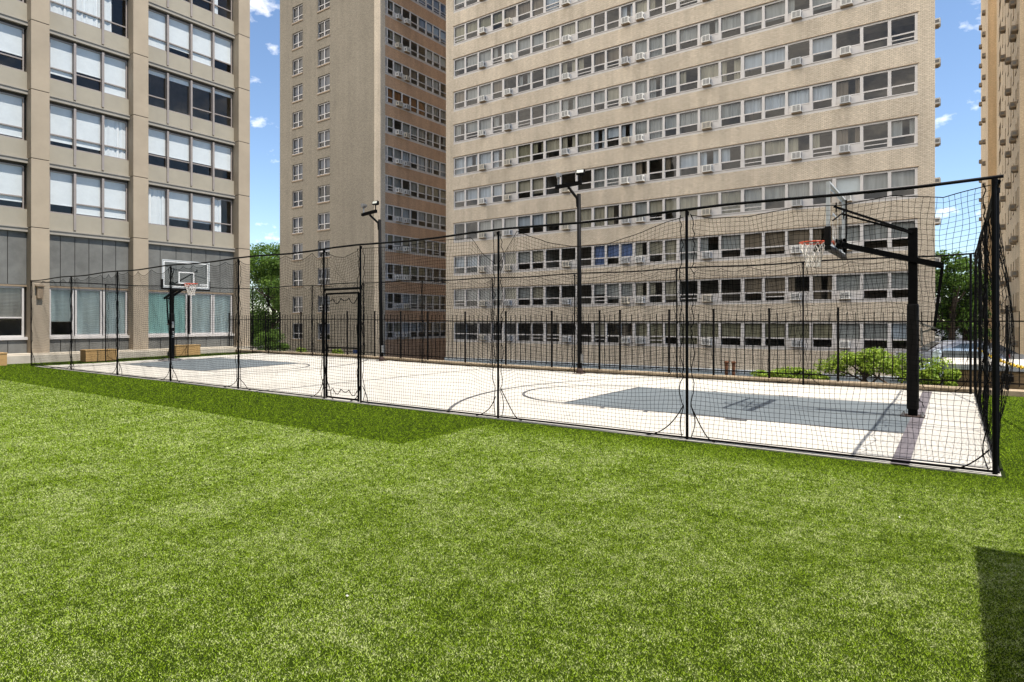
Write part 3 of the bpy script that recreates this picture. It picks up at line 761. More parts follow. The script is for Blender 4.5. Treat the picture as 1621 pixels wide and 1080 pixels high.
for bi, (a, b, us) in enumerate(bays):
    for k in range(5):
        for i in range(len(us)-1):
            kd = lk.get((k,bi), [('shade',W,.2)]*4)[i]
            left_window(fL, lb, us[i]+.02, us[i+1]-.02, HL+k*ST, WL, kd, M['frametaupe'], ext=.64 if i < len(us)-2 else 0, has_rail=R.random() < .8)
    # ground floor
    if bi == 3: seg = [(us[0],15.30,('slats','teal',0)), (15.42,us[3],('slats','tealgrey',0)), (us[3],us[4],('slats','tealgrey',0))]
    elif bi == 2: seg = [(us[0],us[1],('slats','tealgrey',.28)), (us[1],us[2],('slats','tealgrey',0)), (us[2],us[3],('slats','tealgrey',0))]
    else: seg = [(us[0],us[1],('slats','grey',.3)), (us[1],us[2],('slats','grey',0)), (us[2],us[3],('slats','grey',.35))]
    for j, (u0, u1, kd) in enumerate(seg):
        left_window(fL, lb, u0+.02, u1-.02, 3.02, 2.02, kd, M['frame'], has_rail=bi < 2, rail=.75, fw=.07)
    mbs = MB(); fL.box(mbs, a, b, -.3, .02, .89, 1.0); mbs.build('window_sill', M['frame'], lb)
    mbs = MB(); fL.box(mbs, a, b, -.3, -.09, 3.021, 3.10); mbs.build('window_head', M['acsill'], lb)
mb = MB(); fL.box(mb, 9.05, 9.25, .40, .52, 2.55, 3.02, 0); fL.box(mb, 9.0, 9.3, .40, .56, 3.02, 3.06, 0)
mb.build('wall_lamp', M['acsill'], lb)

# ------------------------------------------------------------------ sports netting round the court
POSTR = .0195
def net_side(A, B, posts, label, top=3.08, cell=.060, cord=.0023, seed=0, ties=None, skip=None, bulge=.06, gate=None, slack=.12, postr=POSTR, drop=None):
    """posts = fractions along A..B"""
    A = Vector(A); B = Vector(B); Lg = (B-A).length; U = (B-A)/Lg; Nn = Vector((-U.y, U.x, 0))
    rg = random.Random(seed)
    root = thing('sports_net', (A+B)/2, label, 'sports net', 'net sides enclosing the court')
    z0 = lambda u: g(*(A+U*u).xy)
    at = lambda u, d, z: tuple((A+U*u+Nn*d).xy) + (z+z0(u),)
    for u in posts:
        lean = rg.uniform(-.015, .015)
        mb = MB(); mb.tube([at(u,0,0), at(u+lean,0,top)], postr*(1.25 if u > Lg-.1 and Lg > 20 else 1), 10)
        mb.tube([at(u,0,-.0), at(u,0,.012)], .055, 10); mb.tube([at(u,0,1.55), at(u,0,1.60)], postr*1.25, 10); mb.tube([at(u,0,top-.06), at(u,0,top-.01)], postr*1.3, 10)
        po = mb.build('post', M['blackm'], root, smooth=False)
    mb = MB(); mb.tube([at(u,0,top+.01+.018*math.sin(u*1.7+seed)) for u in np.linspace(-.03, Lg+.03, 40)], postr*.92, 10); mb.build('top_rail', M['blackm'], root, smooth=True)
    mb = MB()
    segs = [(0, Lg)] if gate is None else [(0, gate[0]), (gate[1], Lg)]
    for a, b in segs: mb.tube([at(u,0,.04) for u in np.linspace(a, b, 30)], .014, 8)
    mb.build('bottom_rail', M['blackm'], root, smooth=True)
    # netting bay by bay
    edges = sorted(posts)
    for i in range(len(edges)-1):
        a, b = edges[i], edges[i+1]
        if b-a < .5: continue
        gb_ = gate is not None and abs(a-gate[0]) < .01
        nb = NB(); nu = max(3, int((b-a)/cell)); nv = int(top/cell)
        # tie points along the rail and the sag between them
        tp = [a+.04]
        while tp[-1] < b-.5: tp.append(tp[-1]+rg.uniform(.45, 1.15))
        tp = [t for t in tp if t < b-.25]+[b-.04]
        sg = [rg.uniform(.03, slack) for _ in tp]
        sp = (drop or {}).get(i)
        uu = np.linspace(a+.05, b-.05, nu*3+1)
        def topz(u):
            if sp: return top - .03 - np.interp(u, [a+q*(b-a) for q in sp[0]], sp[1])
            z = np.zeros_like(u)
            for j in range(len(tp)-1):
                m_ = (u >= tp[j]) & (u <= tp[j+1]); t = (u[m_]-tp[j])/(tp[j+1]-tp[j]); z[m_] = 4*sg[j]*t*(1-t)
            return top-.045-z
        zb0 = 2.28 if gb_ else .07
        ph = rg.uniform(0, 6)
        def P(u, v):
            """u along, v 0..1 up the cloth"""
            u = np.asarray(u, float); v = np.asarray(v, float)
            zt = topz(u); s = (u-a)/(b-a)
            # loose cloth waves: rows dip between posts, cloth bellies out
            z = zb0 + (zt-zb0)*v + .05*np.sin(s*9+ph+v*4)*v*(1-v)*3*slack/.12*.5
            uo = u + .03*np.sin(v*9+ph*2+s*5)*4*s*(1-s) + .012*np.sin(v*31+s*40+ph)
            d = bulge*np.sin(math.pi*s)*np.sin(math.pi*np.clip(v,0,1))*math.cos(ph) + .018*np.sin(s*17+v*7+ph)
            base = np.array(A)[None,:] + np.outer(uo, np.array(U)) + np.outer(d, np.array(Nn))
            zz = np.array([z0(q) for q in u]) if True else 0
            base[:,2] = z + zz
            return base
        nn = np.array(Nn)[None,:]
        for q in np.linspace(a+.05, b-.05, nu+1): nb.strand(P(np.full(nv+1, q), np.linspace(0, 1, nv+1)), cord, np.repeat(nn, nv+1, 0))
        for v in np.linspace(0, 1, (nv if not gb_ else int((top-zb0)/cell))+1): nb.strand(P(uu, np.full(len(uu), v)), cord if 0 < v < 1 else cord*2.6, np.repeat(nn, len(uu), 0))
        nb.build('netting', M['netting'], root)
        # lacing rope up both posts
        for q, (pu, sgn) in enumerate(((a, 1), (b, -1))):
            mb = MB(); pts = []; H = top-.1
            for j in range(46):
                t = j/45; amp = .05*abs(math.sin(t*rg.uniform(18, 22)+ph)) + .02
                pts.append(at(pu+sgn*(.03+amp), .02*math.sin(t*23), .05+t*H))
            mb.tube(pts, .0065, 5)
            w = rg.uniform(.2, .55); h = rg.uniform(.2, .5)       # trailing loop at the foot
            mb.tube([at(pu+sgn*(.05+w*t), .03*math.sin(t*5), .03+h*(1-t)**2) for t in np.linspace(0, 1, 10)], .008, 5)
            mb.build('rope', M['netting'], root)
    return root, at

NY = 8.17
XA = -27.45
near_x = [-27.41, -23.75, -20.30, -17.08, -13.82, -10.62, -9.49, -6.12, -2.93, .35]
rt, at = net_side((XA, NY, 0), (.39, NY, 0), [x-XA for x in near_x], 'long black net side on posts along the near edge of the court, with the gate', seed=3, gate=(-10.62-XA, -9.49-XA),
    slack=.16, top=3.10, drop={6: ([0,.3,.6,.82,.9,1], [.02,.06,.03,.03,.30,.55]), 7: ([0,.05,.12,.3,.45,.62,.8,.9,1], [.55,.35,.0,.22,.33,.33,.2,.09,.04]),
          8: ([0,.1,.25,.42,.58,.72,.86,1],[.02,.10,.13,.06,.10,.04,.12,.03])})
# gate leaf
gx0, gx1 = -10.62+.07, -9.49-.07
mb = MB()
for x in (gx0, gx1): mb.tube([(x, NY, .03), (x, NY, 2.18)], .022, 8)
mb.tube([(gx0, NY, 2.18), (gx1, NY, 2.18)], .022, 8); mb.tube([(gx0, NY, .06), (gx1, NY, .06)], .02, 8); mb.tube([(gx0, NY, 1.08), (gx1, NY, 1.08)], .016, 8)
gate = mb.build('gate', M['blackm'], rt)
mb = MB(); mb.tube([(-10.62, NY, 2.27), (-9.49, NY, 2.27)], .026, 8); mb.build('lintel_rail', M['blackm'], rt)
nb = NB(); nn = np.array([[0,-1,0]])
for x in np.linspace(gx0, gx1, 18):
    z = np.linspace(.09, 2.14, 22); P = np.stack([x+.015*np.sin(z*6+x*7), NY+.02*np.sin(z*4+x), z], 1); nb.strand(P, .003, np.repeat(nn, 22, 0))
for z in np.linspace(.09, 2.14, 35):
    x = np.linspace(gx0, gx1, 14); t = (x-gx0)/(gx1-gx0); P = np.stack([x, NY+.02*np.sin(t*5+z), z-.03*4*t*(1-t)*np.cos(z*1.5)], 1); nb.strand(P, .003, np.repeat(nn, 14, 0))
nb.build('gate_netting', M['netting'], gate)
mb = MB(); mb.box(gx1-.13, NY-.03, .98, gx1-.05, NY+.03, 1.05)
mb.build('latch', mat('blue_latch', (.03,.05,.16), .5), gate)
mb = MB()
for x0_, x1_, z_ in ((gx0, gx1, .25), (gx0, gx1, 2.08)):
    for j in range(4):
        a_, b_ = x0_+(x1_-x0_)*j/4, x0_+(x1_-x0_)*(j+1)/4
        mb.tube([(a_+(b_-a_)*t, NY-.03, z_-.22*t*(1-t)*(1+j%2)) for t in np.linspace(0,1,8)], .008, 5)
mb.build('gate_rope', M['netting'], gate)

net_side((XA, 16.95, 0), (.39, 16.95, 0), [0, 1.3, 4.6, 7.9, 11.2, 14.5, 17.75, 21.08, 24.36, 27.75], 'long black net side along the far edge of the court by the kerb', seed=9, slack=.14, top=3.1, cell=.075, cord=.0026, postr=.021)
net_side((XA, NY+.05, 0), (XA, 16.9, 0), [2.4, 5.65], 'net side closing the far left end of the court, before the column block', seed=5, slack=.1, top=3.08, cell=.08, postr=.021)
net_side((.38, NY+.05, 0), (.38, 16.9, 0), [0.3, 3.1, 5.65, 8.45], 'bunched net side closing the right end of the court, behind the near hoop', seed=6, slack=.3, bulge=.28, top=3.06, cell=.14, cord=.0034, postr=.024)

# ------------------------------------------------------------------ basketball hoops
def make_hoop():
    """built at the origin: post foot at 0,0,0, board towards -X"""
    root = thing('basketball_hoop', (0,0,0), 'near basketball hoop with the padded black post, at the right end of the court', 'basketball hoop', 'basketball hoops')
    mb = MB(); mb.box(-.17,-.17,.014, .17,.17,.034)
    mb.build('base_plate', M['rustdark'], root)
    mb = MB()
    for x in (-.135,.135):
        for y in (-.135,.135): mb.lathe((x,y,.0345), [(.022,0),(.022,.025),(.012,.026),(.012,.05)], 6)
    mb.build('anchor_bolt', M['steel'], root)
    mb = MB(); mb.box(-.068,-.068,.035, .068,.068,3.18)
    mb.build('post', M['black'], root, bevel=.012)
    mb = MB()                                                   # padding: rounded vinyl sleeve
    W_ = .085; rr = .035; ring = []
    for cx, cy, a0 in ((1,1,0),(-1,1,90),(-1,-1,180),(1,-1,270)):
        for j in range(4):
            q = rad(a0+30*j); ring.append((cx*(W_-rr)+rr*math.cos(q), cy*(W_-rr)+rr*math.sin(q)))
    k = len(ring)
    prof = [(.97,.14),(1.02,.16),(1.02,.9),(1.035,1.3),(1.0,1.86),(.96,1.9),(.72,1.905)]
    mb.add([(x*s_, y*s_, z) for s_, z in prof for x, y in ring], [(i*k+j, i*k+(j+1)%k, (i+1)*k+(j+1)%k, (i+1)*k+j) for i in range(len(prof)-1) for j in range(k)])
    pad = mb.build('post_padding', M['pad'], root, smooth=True)
    mb = MB()
    for z in (.3,.62,.95,1.3,1.62): mb.bar((.09,-.05,z), (.09,.05,z), .012, .03); mb.tube([(.09,-.04,z),(.13,-.06,z-.03),(.16,-.05,z-.12)], .006, 5)
    mb.build('strap', M['black'], pad)
    bx = -1.15
    mb = MB()                                                   # main arm, pivoting through the post
    for y in (-.095,.095): mb.bar((bx+.10,y*.9,2.97), (.42,y,2.52), .045, .085)
    mb.bar((bx+.10,0,2.97), (bx+.02,0,2.99), .3, .14)
    mb.bar((.40,-.13,2.53), (.40,.13,2.53), .05, .05)
    mb.build('lower_arm', M['black'], root)
    for y in (-.45,.45):
        mb = MB(); mb.bar((.0,.085*(1 if y > 0 else -1),3.10), (bx+.02,y,3.60), .026, .036); mb.build('upper_arm', M['black'], root)
    mb = MB(); mb.bar((.41,0,2.53), (.30,0,1.52), .045, .045); mb.tube([(.26,0,1.50),(.34,0,1.46)], .03, 8); mb.build('adjusting_strut', M['black'], root)
    mb = MB(); mb.bar((.10,-.03,1.58), (.31,-.03,1.50), .03, .03); mb.bar((.10,.03,1.42), (.31,.03,1.50), .03, .03); mb.bar((.12,0,1.5), (.125,0,1.2), .03, .03)
    mb.build('crank_bracket', M['steel'], root)
    # board
    y0, y1, z0, z1 = -.915, .915, 2.88, 3.95
    mb = MB(); mb.quad((bx-.012,y0+.04,z0+.04),(bx-.012,y1-.04,z0+.04),(bx-.012,y1-.04,z1-.04),(bx-.012,y0+.04,z1-.04))
    bd = mb.build('backboard', M['boardglass'], root)
    mb = MB()
    for a, b, c, d in ((y0,y1,z1-.03,z1),(y0,y1,z0,z0+.03),(y0,y0+.03,z0+.03,z1-.03),(y1-.03,y1,z0+.03,z1-.03)): mb.box(bx-.03,a,c, bx+.03,b,d)
    mb.build('board_frame', M['boardframe'], bd)
    mb = MB()
    def band(a, b, c, d, w, x):
        for p, q, r_, s_ in ((a,b,d-w,d),(a,b,c,c+w),(a,a+w,c+w,d-w),(b-w,b,c+w,d-w)): mb.box(x-.0015,p,r_, x+.0015,q,s_)
    band(y0+.05,y1-.05,z0+.05,z1-.05,.032,bx-.017); band(-.305,.305,3.06,3.52,.04,bx-.017)
    mb.build('board_marking', M['white'], bd)
    mb = MB()
    for y in (y1-.03,): mb.bar((bx+.045,y,z0+.03), (bx+.045,y,z1-.03), .024, .03)
    for y in (-.45,.45): mb.bar((bx+.06,y,3.5), (bx+.06,y,3.66), .02, .02)
    mb.bar((bx+.06,-.45,3.0),(bx+.06,.45,3.0), .03, .06); mb.bar((bx+.06,y0+.1,3.3),(bx+.06,y1-.1,3.72), .016, .02)
    mb.build('back_brace', M['black'], bd)
    mb = MB()                                                   # bottom edge padding
    mb.box(bx-.05,y0-.02,z0-.075, bx+.05,y1+.02,z0-.002)
    for s_ in (y0, y1): mb.box(bx-.05,s_-.03,z0, bx+.05,s_+.012 if s_ < 0 else s_+.03,z0+.32)
    mb.build('edge_padding', M['pad'], bd, bevel=.015)
    # lettering plate: a small pale word mark on the lower corner
    mb = MB(); rg = random.Random(4)
    for i in range(5):
        ya = -.82+i*.062
        mb.box(bx-.0205,ya,z0+.115,bx-.0185,ya+.014,z0+.20); mb.box(bx-.0205,ya+.014,z0+.19,bx-.0185,ya+.045,z0+.20)
        if i % 2: mb.box(bx-.0205,ya+.014,z0+.115,bx-.0185,ya+.045,z0+.125)
        mb.box(bx-.0205,ya+.034,z0+.125 if i % 2 else z0+.115,bx-.0185,ya+.045,z0+.19)
    mb.build('board_lettering', M['white'], bd)
    mb = MB(); rg = random.Random(8)
    for z in (.95,1.02,1.09,1.16, 1.35,1.40,1.45,1.50,1.55):
        mb.box(-.0895,-.035,z,-.0865,.03,z+.012); mb.box(-.0895,-.035,z+.012,-.0865,-.022,z+.034); mb.box(-.0895,.018,z+.012,-.0865,.03,z+.034)
    mb.build('pad_lettering', M['white'], pad)
    # rim and net
    cx = bx-.38; mb = MB()
    mb.tube([(cx+.229*math.cos(q), .229*math.sin(q), 3.05) for q in np.linspace(0, 2*math.pi, 33)], .0125, 8, cap=False)
    mb.box(bx-.045,-.09,2.95, bx-.031,.09,3.06); mb.box(bx-.17,-.05,3.03, bx-.045,.05,3.045)
    for s_ in (-1,1): mb.tube([(bx-.045,s_*.07,2.97),(cx+.2,s_*.1,3.045)], .008, 6)
    rim = mb.build('rim', M['orange'], root, smooth=True)
    mb = MB(); K = 12; lev = [(.225,3.04),(.20,2.94),(.165,2.85),(.135,2.76),(.12,2.67),(.125,2.60)]
    for s_ in (-1, 1):
        for j in range(K):
            pts = []
            for i, (r_, z) in enumerate(lev):
                q = 2*math.pi*(j + s_*i*.5)/K; pts.append((cx+r_*math.cos(q), r_*math.sin(q), z))
            mb.tube(pts, .0065, 5)
    mb.build('hoop_net', M['netwhite'], rim)
    return root
hoop = make_hoop()
far = copy_tree(hoop)
hoop.location = (-.56, 12.38, 0)
far['label'] = 'far basketball hoop in front of the teal blinds, at the left end of the court'
far.location = (-25.62, 12.3, g(-25.6, 12.3)); far.rotation_euler = (0, 0, math.pi)
OFF[far] = Vector((0,0,0))
mb = MB(); mb.box(-.42,-.36,.014, .42,.36,.02); mb.add([(-.42,-.36,.02),(.42,-.36,.02),(.42,.36,.02),(-.42,.36,.02),(-.22,-.2,.10),(.22,-.2,.10),(.22,.2,.10),(-.22,.2,.10)], [(4,5,6,7),(0,1,5,4),(1,2,6,5),(2,3,7,6),(3,0,4,7)])
mb.build('base_weight', M['cargrey'], far)

# ------------------------------------------------------------------ flood-light poles
def make_pole():
    root = thing('light_pole', (0,0,0), 'black light pole with two floodlights on a crossbar, nearer the middle of the court', 'light pole', 'flood light poles')
    mb = MB(); mb.box(-.16,-.16,.014, .16,.16,.03); mb.lathe((0,0,.031), [(.11,0),(.10,.1),(.075,.16)], 12)
    for x in (-.12,.12):
        for y in (-.12,.12): mb.lathe((x,y,.031), [(.02,0),(.02,.03)], 6)
    mb.build('base_plate', M['rustdark'], root)
    mb = MB(); mb.tube([(0,0,.03),(-.03,0,5.55)], [.078,.062], 12); mb.build('pole', M['blackm'], root, smooth=True)
    mb = MB(); mb.box(.055,-.045,.35,.10,.045,.62); mb.build('hand_hole_cover', M['steel'], root)
    mb = MB(); mb.tube([(-.06,-.02,5.15),(-.07,-.04,5.42),(-.2,-.35,5.72)], .045, 8)
    mb.build('arm', M['blackm'], root, smooth=True)
    mb = MB(); mb.bar((-.62,-.40,5.76), (.26,-.36,5.80), .09, .11); mb.build('crossbar', M['black'], root)
    for x, yaw, pit in ((-.55,-62,-12), (.24,12,18)):
        z = 5.83
        st = MB(); st.bar((x,-.38,z), (x,-.38,z+.19), .03, .03)
        hd = MB(); hd.box(-.13,-.05,-.068,.13,.04,.068); hd.box(-.09,.05,-.045,.09,.09,.045)
        for q in range(5): hd.box(-.09+q*.04,.09,-.04,-.08+q*.04,.115,.04)
        ln = MB(); ln.box(-.105,-.058,-.045,.105,-.051,.045)
        mtx = Matrix.Translation((x,-.38,z+.28)) @ Matrix.Rotation(rad(yaw),4,'Z') @ Matrix.Rotation(rad(-pit),4,'X')
        for b_ in (hd, ln): b_.v = [tuple(mtx @ Vector(p)) for p in b_.v]
        st.add(hd.v, hd.f)
        fl = st.build('floodlight', M['steel'] if x < 0 else M['blackm'], root); ln.build('lens', M['lens'], fl)
    return root
pole = make_pole(); p2 = copy_tree(pole)
pole.location = (-9.38, 16.72, g(-9.38,16.72))
p2.location = (-18.2, 16.70, g(-18.2,16.7)); p2['label'] = 'black light pole with two floodlights, standing behind the gate before the brick tower'
p2.rotation_euler = (0, rad(-.9), rad(-6))

# ------------------------------------------------------------------ iron fence behind the kerb
fence = thing('iron_fence', (-15, 17.3, .12), 'tall black iron picket fence on the kerb behind the court', 'fence')
fpx = [-30.9,-29.9,-28.35,-26.75,-25.75,-24.2,-22.65,-21.1,-19.45,-17.8,-16.35,-14.55,-12.58,-10.85,-9.0,-8.05,-6.72,-5.4,-4.05,-2.35,-.75,.75,2.3,3.9,5.5,7.1,8.7]
fpx = [-30.1,-28.35+0.2,-26.9,-25.75,-24.15,-22.6,-20.95,-19.25,-17.75,-16.3,-14.45,-12.62,-10.75,-9.0,-8.35+.05,-6.74,-5.45,-3.98,-2.35,-.8,.95,2.6,4.2,5.8,7.4,8.7]
FY = 17.3
def fz(x): return g(x,17.2)+.118
for x in fpx:
    mb = MB(); mb.box(x-.024, FY-.024, fz(x)-.01, x+.024, FY+.024, fz(x)+1.83); mb.box(x-.029, FY-.029, fz(x)+1.83, x+.029, FY+.029, fz(x)+1.85)
    mb.build('post', M['bronze'], fence)
for a, b in zip(fpx[:-1], fpx[1:]):
    mb = MB(); z = min(fz(a), fz(b)); zt = max(fz(a), fz(b))
    for h in (.14, 1.50): mb.bar((a+.03,FY,fz(a)+h), (b-.03,FY,fz(b)+h), .022, .03)
    n = max(2, round((b-a)/.20))
    for i in range(1, n):
        x = a+(b-a)*i/n; mb.box(x-.0085, FY-.0085, fz(x)+.08, x+.0085, FY+.0085, fz(x)+1.72)
    mb.build('picket_panel', M['bronze'], fence)

# ------------------------------------------------------------------ small things
def wood_box(x0, x1, y0, y1, z0, h, label):
    root = thing('wooden_box', ((x0+x1)/2,(y0+y1)/2,z0), label, 'wooden box', 'wooden boxes along the left block')
    mb = MB(); mb.box(x0,y0,z0,x1,y1,z0+h-.035); mb.build('body', M['wood'], root, bevel=.006)
    mb = MB(); mb.box(x0-.015,y0-.015,z0+h-.035,x1+.015,y1+.015,z0+h); mb.build('top_board', M['wood'], root, bevel=.006)
wood_box(-28.75,-28.2,10.2,11.32,g(-28.4,10.8),.47,'long tan wooden box on the turf left of the far hoop post')
wood_box(-29.1,-28.55,13.85,15.0,g(-28.8,14.5),.47,'tan wooden box on the turf behind the far hoop post')
wood_box(-28.9,-28.35,6.55,7.72,0,.47,'tan wooden box cut off by the left edge of the photo')
for i, x in enumerate((-5.36,-5.16)):
    mb = MB(); z0 = -.42
    mb.tube([(x,18.2,z0),(x,18.2,.40)], .048, 10); mb.lathe((x,18.2,.40), [(.048,0),(.066,.015),(.07,.05),(.052,.07),(.03,.075)], 10)
    o = mb.build('standpipe', M['rust'])
    tag(o, ('left' if i == 0 else 'right') + ' one of two short rusty pipes standing behind the kerb', 'pipe', 'rusty pipes behind the kerb')

# ------------------------------------------------------------------ foliage
def leafcloud(cl, n, size, rg):
    """cl = list of (centre, radii, weight); returns V, F of leaf quads near clump surfaces"""
    w = np.array([c[2] for c in cl], float); w /= w.sum()
    idx = rg.choice(len(cl), n, p=w)
    C = np.array([c[0] for c in cl])[idx]; Rr = np.array([c[1] for c in cl])[idx]
    d = rg.normal(size=(n,3)); d /= np.linalg.norm(d, axis=1)[:,None]
    rr = rg.random(n)**.38
    P = C + d*Rr*rr[:,None]
    nrm = d*.55 + rg.normal(size=(n,3))*.6 + np.array([0,0,.5]); nrm /= np.linalg.norm(nrm, axis=1)[:,None]
    a = np.cross(nrm, rg.normal(size=(n,3))); a /= np.linalg.norm(a, axis=1)[:,None]; b = np.cross(nrm, a)
    s = size*(.6+.8*rg.random(n))[:,None]
    V = np.stack([P-a*s, P-b*s*.55+nrm*s*.12, P+a*s, P+b*s*.55+nrm*s*.12], 1)
    return V.reshape(-1,3), np.arange(n*4).reshape(n,4)

def tree(name, base, h, spread, n, leaf, m, label, seed, cat='tree', group=None, trunk_r=.18, low=.25, nclump=40, nlimb=7):
    rg = np.random.default_rng(seed); rr = random.Random(seed)
    root = thing(name, base, label, cat, group); bx, by, bz = base
    tk = MB()
    tk.tube([(bx,by,bz),(bx+.02*h*rr.uniform(-1,1),by,bz+h*.3),(bx+.04*h*rr.uniform(-1,1),by+.03*h*rr.uniform(-1,1),bz+h*.62)], [trunk_r,trunk_r*.75,trunk_r*.35], 9)
    cl = []
    for i in range(nlimb):
        q = i*2.4+rr.uniform(-.4,.4); z0 = bz+h*rr.uniform(low*.8,.5); e = spread*rr.uniform(.5,.9); z1 = z0+h*rr.uniform(.15,.38)
        p1 = (bx+e*math.cos(q)*.5, by+e*math.sin(q)*.5, (z0+z1)/2-.02*h); p2 = (bx+e*math.cos(q), by+e*math.sin(q), z1)
        tk.tube([(bx,by,z0),p1,p2], [trunk_r*.45,trunk_r*.3,trunk_r*.1], 6)
        cl.append((p2, (spread*.33,spread*.33,h*.09), 1))
    for i in range(nclump):
        q = rr.uniform(0, 6.28); t = rr.random(); z = bz+h*(low+(.97-low)*t)
        env = spread*math.sqrt(max(.05, 1-((t-.38)/.66)**2))
        rad_ = env*math.sqrt(rr.random())*.95; s_ = rr.uniform(.16,.34)*spread
        cl.append(((bx+rad_*math.cos(q), by+rad_*math.sin(q), z), (s_,s_,s_*.72), s_**2))
    tk.build('trunk', M['bark'], root, smooth=True)
    V, F = leafcloud(cl, n, leaf, rg)
    npmesh('crown', V, F, m, root)
    return root
G = 'trees beyond the fence'
tree('broadleaf_tree', (-89.5,59.0,ZB), 17.6, 6.2, 30000, .17, M['leaf'], 'tall green tree in the gap between the column block and the brick tower', 21, group=G, trunk_r=.35, nclump=90, low=.10)
tree('broadleaf_tree', (-101,70.0,ZB), 17.0, 8.5, 24000, .22, M['leafd'], 'darker tree behind the tall green tree in the left gap', 22, group=G, trunk_r=.35, low=.03, nclump=90)
tree('leafy_bush', (-54.2,35.0,ZB), 3.5, 2.0, 7000, .075, M['leaf'], 'low green bush behind the iron fence at the foot of the tall tree', 23, 'bush', trunk_r=.06, low=.05)
tree('broadleaf_tree', (-.15,56.6,-.85), 7.9, 2.2, 9500, .105, M['leaf'], 'green tree just right of the wide block, beside the parked cars', 24, group=G, trunk_r=.25, low=.2, nclump=75)
tree('broadleaf_tree', (.75,58.0,-.85), 7.4, 1.6, 6500, .105, M['leaf'], 'green tree seen through the bunched end net, before the tan block', 25, group=G, trunk_r=.25, low=.16, nclump=60)
tree('broadleaf_tree', (-2.5,70.0,-.85), 7.6, 3.6, 9000, .15, M['leafd'], 'dark tree farther back between the wide block and the tan block', 26, group=G, trunk_r=.25, low=.06, nclump=70)

def shrub(base, rx, ry, h, n, label, seed, stems=6):
    rg = np.random.default_rng(seed); rr = random.Random(seed); bx, by, bz = base
    root = thing('garden_shrub', base, label, 'shrub', 'shrubs in the planting bed'); tk = MB(); cl = []
    for i in range(stems):
        x = bx+rx*rr.uniform(-.35,.35); y = by+ry*rr.uniform(-.3,.3); tx = bx+rx*rr.uniform(-.9,.9); ty = by+ry*rr.uniform(-.8,.8); tz = bz+h*rr.uniform(.6,.9)
        pts = [(x,y,bz)]
        for t in (.3,.6,.85): pts.append((x+(tx-x)*t+rr.uniform(-.08,.08), y+(ty-y)*t+rr.uniform(-.05,.05), bz+(tz-bz)*(t**.8)))
        pts.append((tx,ty,tz)); tk.tube(pts, [.035,.03,.024,.018,.01], 6)
        cl.append(((tx,ty,tz), (rx*.28,ry*.4,h*.16), 1.1))
    for i in range(16):
        t = rr.random(); env = math.sqrt(max(.1, 1-((t-.3)/.8)**2)); q = rr.uniform(0,6.28)
        cl.append(((bx+rx*env*rr.uniform(.2,.95)*math.cos(q), by+ry*env*.8*math.sin(q), bz+h*(.42+.5*t)), (rx*rr.uniform(.15,.28),ry*.3,h*rr.uniform(.08,.15)), .7))
    tk.build('stem', M['bark'], root, smooth=True)
    V, F = leafcloud(cl, n, .036, rg); npmesh('foliage', V, F, M['leafy'], root)
shrub((-1.62,19.4,-.42), 1.45, .7, 1.28, 6500, 'largest bright green shrub with dark twisted stems, left of the near hoop post', 31, 9)
shrub((-3.85,19.2,-.42), .98, .55, .72, 3800, 'low spreading bright green shrub behind the kerb, left of the largest shrub', 32, 5)
shrub((-.45,18.9,-.42), .60, .5, .92, 2800, 'small bright green shrub right of the near hoop post', 33, 5)
rg = np.random.default_rng(40)
for i, (x, lab) in enumerate(((-24.6,'patch of yellow green weeds at the kerb left of the gate'), (-22.0,'patch of weeds behind the fence seen through the gate'))):
    V, F = leafcloud([((x,17.62,.22),(.45,.12,.22),1)], 420, .045, rg)
    st = npmesh('weed_patch', V, F, M['leafy']); tag(st, lab, 'weeds', 'weeds at the kerb')
mb = MB(); mb.box(-31.5,17.452,-2.59,-9.02,17.9,.04); tag(mb.build('deck_edge_ground', M['soil']), kind='structure')

# ------------------------------------------------------------------ right-hand background
root = thing('planter_wall', (4, 19, -.42), 'long tan brick wall with a broad concrete cap behind the right part of the fence', 'wall')
mb = MB(); mb.box(-.22,19.0,-2.59, 12,22.2,.42); mb.build('wall_body', M['tanwall'], root)
mb = MB(); mb.box(-.28,18.94,.423, 12,22.3,.535, 1); mb.box(-.28,18.94,.537, 12,22.3,.555, 0); mb.build('cap', [M['capstone'], M['capface']], root)
mb = MB(); mb.box(.93,18.86,.18,1.16,19.0,.30); mb.add([(.93,18.86,.30),(1.16,18.86,.30),(1.16,19.0,.36),(.93,19.0,.36)], [(0,1,2,3)]); mb.build('step_light', M['bronze'], root)
mb = MB(); mb.tube([(.98,18.985,.18),(.98,18.985,-.3)], .012, 6); mb.build('conduit', M['steel'], root)
root = thing('utility_cabinet', (-.42,19.4,-.42), 'pale blue metal cabinet standing between the shrubs and the tan brick wall', 'cabinet')
mb = MB()
pr = [(-.50,-.42),(-.50,.62),(-.47,.78),(-.41,.86),(-.30,.90),(-.30,-.42)]
n = len(pr); mb.add([(x,19.2,z) for x, z in pr]+[(x,19.7,z) for x, z in pr], [tuple(range(n))[::-1], tuple(range(n,2*n))]+[(i,(i+1)%n,n+(i+1)%n,n+i) for i in range(n)])
bd = mb.build('body', M['palecab'], root)
mb = MB(); mb.box(-.48,19.192,-.3,-.32,19.198,.55); mb.build('door', M['palecab'], bd)

